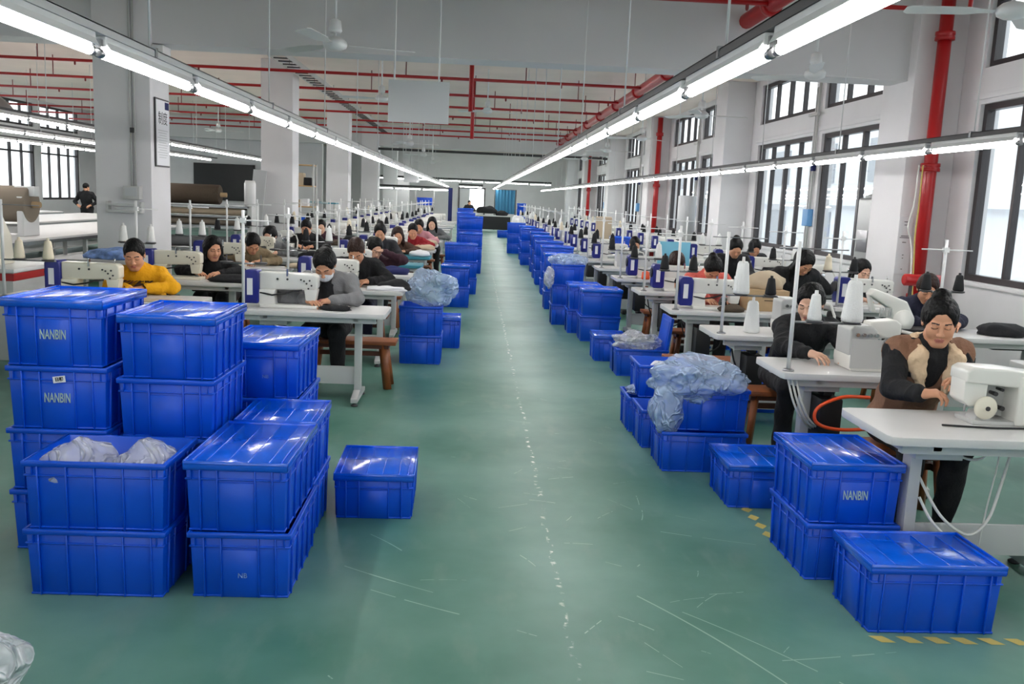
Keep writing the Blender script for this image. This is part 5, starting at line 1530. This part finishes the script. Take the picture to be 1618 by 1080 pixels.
# crates and bins under the window-side tables
crate(2.96, 9.1, 0, .43, .4, .28, 'blue crate pushed under the fourth window-side aisle table')
crate(2.56, 7.62, 0, .43, .36, .26, 'blue crate on the floor behind the third window-side aisle table')
crate(3.0, 11.0, 0, .43, .4, .28, 'blue crate on the floor behind the fifth window-side aisle table')
bn = MB().frustum((0, 0, 0), (.3, .3), (.38, .38), .4).build('grey_bin', 'leg_grey', None, bevel=.02, loc=(3.0, 5.05, 0)); tag(bn, 'grey floor bin between the near tables behind the tan-vested worker', 'bin')
bn.location = (3.32, 4.5, 0)
fr = empty('iron_frame', (3.25, 4.6, 0), .5, 'tilted grey metal frame lying behind the near window-side worker', 'metal frame')
fr.location = (3.7, 4.75, 0)
for a, b in (((-.25, 0, .03), (.25, 0, .2)), ((-.25, .2, .03), (.25, .2, .2)), ((-.25, 0, .03), (-.25, .2, .03)), ((.25, 0, .2), (.25, .2, .2))):
    MB().tube([a, b], .018, 8).build('tube', 'steel', fr)

# ------------------------------------------------------------------ cutting area behind the pillars
def spread_table(x, y0, y1, w, label):
    t = empty('cutting_table', (x, y0, 0), 0, label, 'table', 'long cutting tables')
    L = y1 - y0
    MB().span((-w / 2, 0, .80), (w / 2, L, .86)).build('tabletop', 'laminate', t, bevel=.008)
    for s in (-1, 1): MB().span((s * (w / 2 - .005), 0, .78), (s * (w / 2 + .03), L, .83)).build('edge_rail', 'chrome', t)
    k = .5
    while k < L:
        for s in (-1, 1): MB().span((s * (w / 2 - .2) - .03, k - .03, 0), (s * (w / 2 - .2) + .03, k + .03, .8)).build('leg', 'leg_grey', t)
        k += 2.4
    MB().span((-w / 2 + .1, .3, .25), (w / 2 - .1, L - .3, .28)).build('shelf', 'leg_grey', t)
    return t
spread_table(-7.25, 12.6, 25.0, 1.8, 'long white cutting table just behind the near pillar')
spread_table(-9.7, 12.0, 25.0, 1.8, 'long white cutting table in the middle of the cutting area')
spread_table(-12.3, 14.0, 25.6, 1.8, 'long white cutting table under the cutting-area windows')
spread_table(-6.6, 27.5, 36.0, 1.8, 'long white cutting table before the cutting-area end wall')
def roll(x0, x1, y, z, r, m_, label, group='fabric rolls', ends='cardboard'):
    t = empty('fabric_roll', ((x0 + x1) / 2, y, z), 0, label, 'fabric roll', group)
    h = (x1 - x0) / 2
    MB().lathe([(r * .9, -h), (r, -h + .02), (r, h - .02), (r * .9, h)], 24, (0, 0, 0), 'x').build('fabric', m_, t)
    MB().lathe([(.045, -h - .12), (.045, h + .12)], 12, (0, 0, 0), 'x').build('core_tube', ends, t)
    return t
sm = empty('spreading_machine', (-7.9, 14.0, 0), 0, 'white fabric spreading machine carrying a big taupe roll', 'spreading machine')
for x in (-.95, 1.15):
    MB().span((x - .05, -.25, .86), (x + .05, .25, 1.45)).build('side_frame', 'white_metal', sm, bevel=.02)
MB().span((-.95, -.2, .9), (1.15, -.15, 1.0)).build('front_bar', 'leg_grey', sm)
MB().span((-.95, .15, .95), (1.15, .2, 1.02)).build('rear_bar', 'leg_grey', sm)
MB().span((1.0, -.1, 1.45), (1.3, .1, 1.6)).build('motor', 'white_metal', sm, bevel=.02)
MB().span((-.5, -.3, .86), (.1, -.22, 1.0)).build('control_box', 'wood_dark', sm)
roll(-8.75, -6.68, 14.0, 1.33, .27, 'cloth_taupe', 'big taupe fabric roll on the spreading machine by the cutting-area windows')
cz = empty('cutting_cabinet', (-4.75, 8.7, 0), 0, 'cream cabinet with red stripe and sloping cover beside the worker in yellow', 'cutting machine')
MB().span((-.55, -.1, 0), (.55, 1.0, .84)).build('cabinet', 'leg_grey', cz, bevel=.01)
MB().span((-.56, -.108, .76), (.56, -.1, .83)).span((.55, -.1, .76), (.558, 1.0, .83)).build('red_stripe', 'red_paint', cz)
MB().span((-.58, -.14, .84), (.58, 1.04, .875)).build('top', 'white_metal', cz, bevel=.006)
MB().prism([(.0, .875), (.5, .875), (.46, 1.15), (.3, 1.36), (.0, 1.36)], -.55, .28, 'x').build('cover', 'machine_cream', cz, bevel=.02)
MB().span((.285, .1, 1.1), (.29, .2, 1.14)).build('slot', 'black', cz)
m = MB(); m.span((.05, -.102, .9), (.08, -.1, 1.0)) ; 
cz.location = (-4.86, 8.7, 0)
cloth((-4.02, 10.35, .90), (.32, .26, .09), 'cloth_blue', 'rumpled blue cloth pile on the low table before the near pillar', 70, amp=.5)
lt = empty('low_table', (-4.1, 10.0, 0), 0, 'grey side table carrying the blue cloth before the near pillar', 'table')
MB().span((-.5, 0, .83), (.45, .75, .87)).build('tabletop', 'laminate_edge', lt, bevel=.006)
for x in (-.42, .36):
    for y in (.08, .66): MB().span((x - .025, y - .025, 0), (x + .025, y + .025, .83)).build('leg', 'leg_grey', lt)
roll(-6.0, -4.98, 18.0, 1.56, .19, 'cloth_brown', 'dark brown fabric roll on the rack between the first two pillars')
rk = empty('fabric_rack', (-5.2, 18.0, 0), 0, 'long rack of layered fabric bolts between the first two pillars', 'rack')
for x in (-.95, .85):
    MB().span((x - .04, -.3, 0), (x + .04, .3, 1.37)).build('upright', 'leg_grey', rk)
for z in (.5, .95, 1.13, 1.33): MB().span((-.95, -.3, z), (.85, .3, z + .025)).build('shelf', 'steel', rk)
for i, (z, y, r_, m_, n_) in enumerate([(1.24, -.12, .07, 'cloth_tan', 'front top'), (1.24, .1, .07, 'cloth_taupe', 'rear top'), (1.05, -.12, .075, 'cloth_taupe', 'front middle'), (1.05, .1, .075, 'cloth_brown', 'rear middle'), (.65, -.08, .11, 'cloth_grey', 'lowest front')]):
    roll(-5.95, -4.5, 18.0 + y, z, r_, m_, f'{n_} fabric bolt on the rack between the first two pillars', 'fabric bolts on the rack', 'cloth_white')
tw = MB().lathe([(.10, 0), (.11, .02), (.11, .44), (.09, .5), (.0, .5)], 18).build('white_canister', 'white_metal', None, loc=(-4.4, 17.95, 1.358)); tag(tw, 'white upright canister on the end of the fabric rack', 'canister')
bdn = empty('black_board', (-10.4, 38.17, 1.9), 0, 'wide black board on the cutting-area end wall', 'board')
MB().box((0, 0, 0), (2.5, .04, 1.5)).build('panel', 'board_black', bdn); MB().box((0, -.01, -.78), (2.56, .06, .05)).build('tray', 'leg_grey', bdn)
ln = MB().box((0, 0, 0), (.28, .04, 2.1), Matrix.Rotation(.10, 3, 'Y')).build('leaning_panel', 'sign_grey', None, loc=(-4.75, 19.85, 1.06)); tag(ln, 'pale narrow panel leaning against the second pillar', 'panel')
def shelf_unit(x, y, w, h, label, seed, levels=5):
    t = empty('shelf_unit', (x, y, 0), 0, label, 'shelf', 'shelf units'); q = random.Random(seed)
    for sx in (-1, 1):
        for sy in (-1, 1): MB().span((sx * w / 2 - .02, sy * .22 - .02, 0), (sx * w / 2 + .02, sy * .22 + .02, h)).build('post', 'leg_grey', t)
    for k in range(levels):
        z = .2 + (h - .25) * k / (levels - 1)
        MB().span((-w / 2, -.24, z), (w / 2, .24, z + .03)).build('shelf', 'wood_light', t)
        if k < levels - 1:
            xx = -w / 2 + .05; i = 0
            while xx < w / 2 - .12:
                bw = q.uniform(.12, .24); bh = q.uniform(.15, .32)
                if xx + bw > w / 2: break
                o = MB().span((0, -.15, 0), (bw - .02, .15, bh)).build('storage_box', q.choice(['cardboard', 'cloth_tan', 'crate_blue', 'cloth_white', 'cloth_black']), None, loc=(x + xx, y, z + .031))
                tag(o, f'small box, {nth(i + 1)} on the {nth(k + 1)} shelf of the {label}'.replace('tall ', '').replace('wide ', ''), 'box', 'boxes on the shelf units'); xx += bw; i += 1
shelf_unit(-4.75, 24.2, 1.0, 2.4, 'tall shelf unit behind the second pillar', 3)
rt = empty('teal_rack', (-3.4, 24.6, 0), 0, 'low rack with a turquoise top beyond the pillar-side rows', 'rack')
MB().span((-.9, -.3, 1.36), (.9, .3, 1.41)).build('top', 'turquoise_top', rt)
for x in (-.85, .85): MB().span((x - .03, -.28, 0), (x + .03, .28, 1.36)).build('side', 'leg_grey', rt)
MB().span((-.85, -.28, .9), (.85, .28, .93)).build('shelf', 'leg_grey', rt)
rt.location = (-4.9, 26.5, 0)
rt2 = empty('steel_rack', (-2.07, 37.0, 0), 0, 'steel rack holding a blue crate far along the pillar side', 'rack')
MB().span((-.4, -.25, 1.3), (.4, .25, 1.33)).build('shelf', 'leg_grey', rt2)
for x in (-.38, .38):
    for y in (-.23, .23): MB().span((x - .02, y - .02, 0), (x + .02, y + .02, 1.9)).build('post', 'leg_grey', rt2)
crate(-2.07, 37.0, 1.332, .6, .4, .3, 'blue crate up on the steel rack far along the pillar side')
MB().span((-.4, -.25, .6), (.4, .25, .63)).build('shelf', 'leg_grey', rt2)

# ------------------------------------------------------------------ the far end of the aisle
bc = empty('blue_curtain', (1.62, 50.2, 0), 0, 'blue curtain hanging at the far end of the aisle', 'curtain')
m = MB(); n = 30; vs = []; fs = []
for i in range(n + 1):
    x = -.55 + 1.1 * i / n; y = .04 * math.sin(i * 1.3)
    vs += [(x, y - .01, .9), (x, y - .01, 2.2), (x, y + .01, .9), (x, y + .01, 2.2)]
for i in range(n):
    a = i * 4; b = a + 4
    fs += [(a, b, b + 1, a + 1), (a + 2, a + 3, b + 3, b + 2), (a + 1, b + 1, b + 3, a + 3), (a, a + 2, b + 2, b)]
m.add(vs, fs); m.build('fabric', 'curtain_blue', bc); MB().tube([(-.6, 0, 2.21), (.6, 0, 2.21)], .02, 8).build('rod', 'steel', bc)
for x in (-.58, .58): MB().tube([(x, 0, 0), (x, 0, 2.22)], .025, 8).build('post', 'rail_dark', bc)
et = empty('packing_table', (.95, 48.0, 0), 0, 'packing table under a dark heap at the far end of the aisle', 'table')
MB().span((-.95, -.4, .78), (.95, .4, .83)).build('tabletop', 'laminate', et)
for x in (-.85, .85):
    for y in (-.32, .32): MB().span((x - .04, y - .04, 0), (x + .04, y + .04, .78)).build('leg', 'leg_grey', et)
MB().span((-.9, -.38, .1), (.9, -.34, .78)).build('front_panel', 'board_black', et)
cloth((.6, 48.0, 1.03), (.5, .3, .3), 'cloth_black', 'dark cloth heap on the packing table at the far end', 80)
cloth((1.4, 48.0, .90), (.35, .3, .2), 'cloth_black', 'smaller dark cloth heap on the packing table at the far end', 81)
du = MB().span((-.1, -.1, 0), (.1, .1, 2.15)).build('dark_post', 'cloth_navy', None, loc=(-1.3, 46.5, 0)); tag(du, 'dark upright post beside the far end of the pillar-side rows', 'post')
wb = blob('white_sack', 'cloth_white', (1.75, 36.5, .5), (.35, .35, .55), 85, 'striped white sack standing at the far window-side aisle edge', 'sack', flat=.85)
struct(MB().span((-1.1, Y1 - .06, 0), (-1.02, Y1, 2.3)).span((.5, Y1 - .06, 0), (.58, Y1, 2.3)).span((-1.1, Y1 - .06, 2.25), (.58, Y1, 2.33)).build('door_1', 'window_frame'))
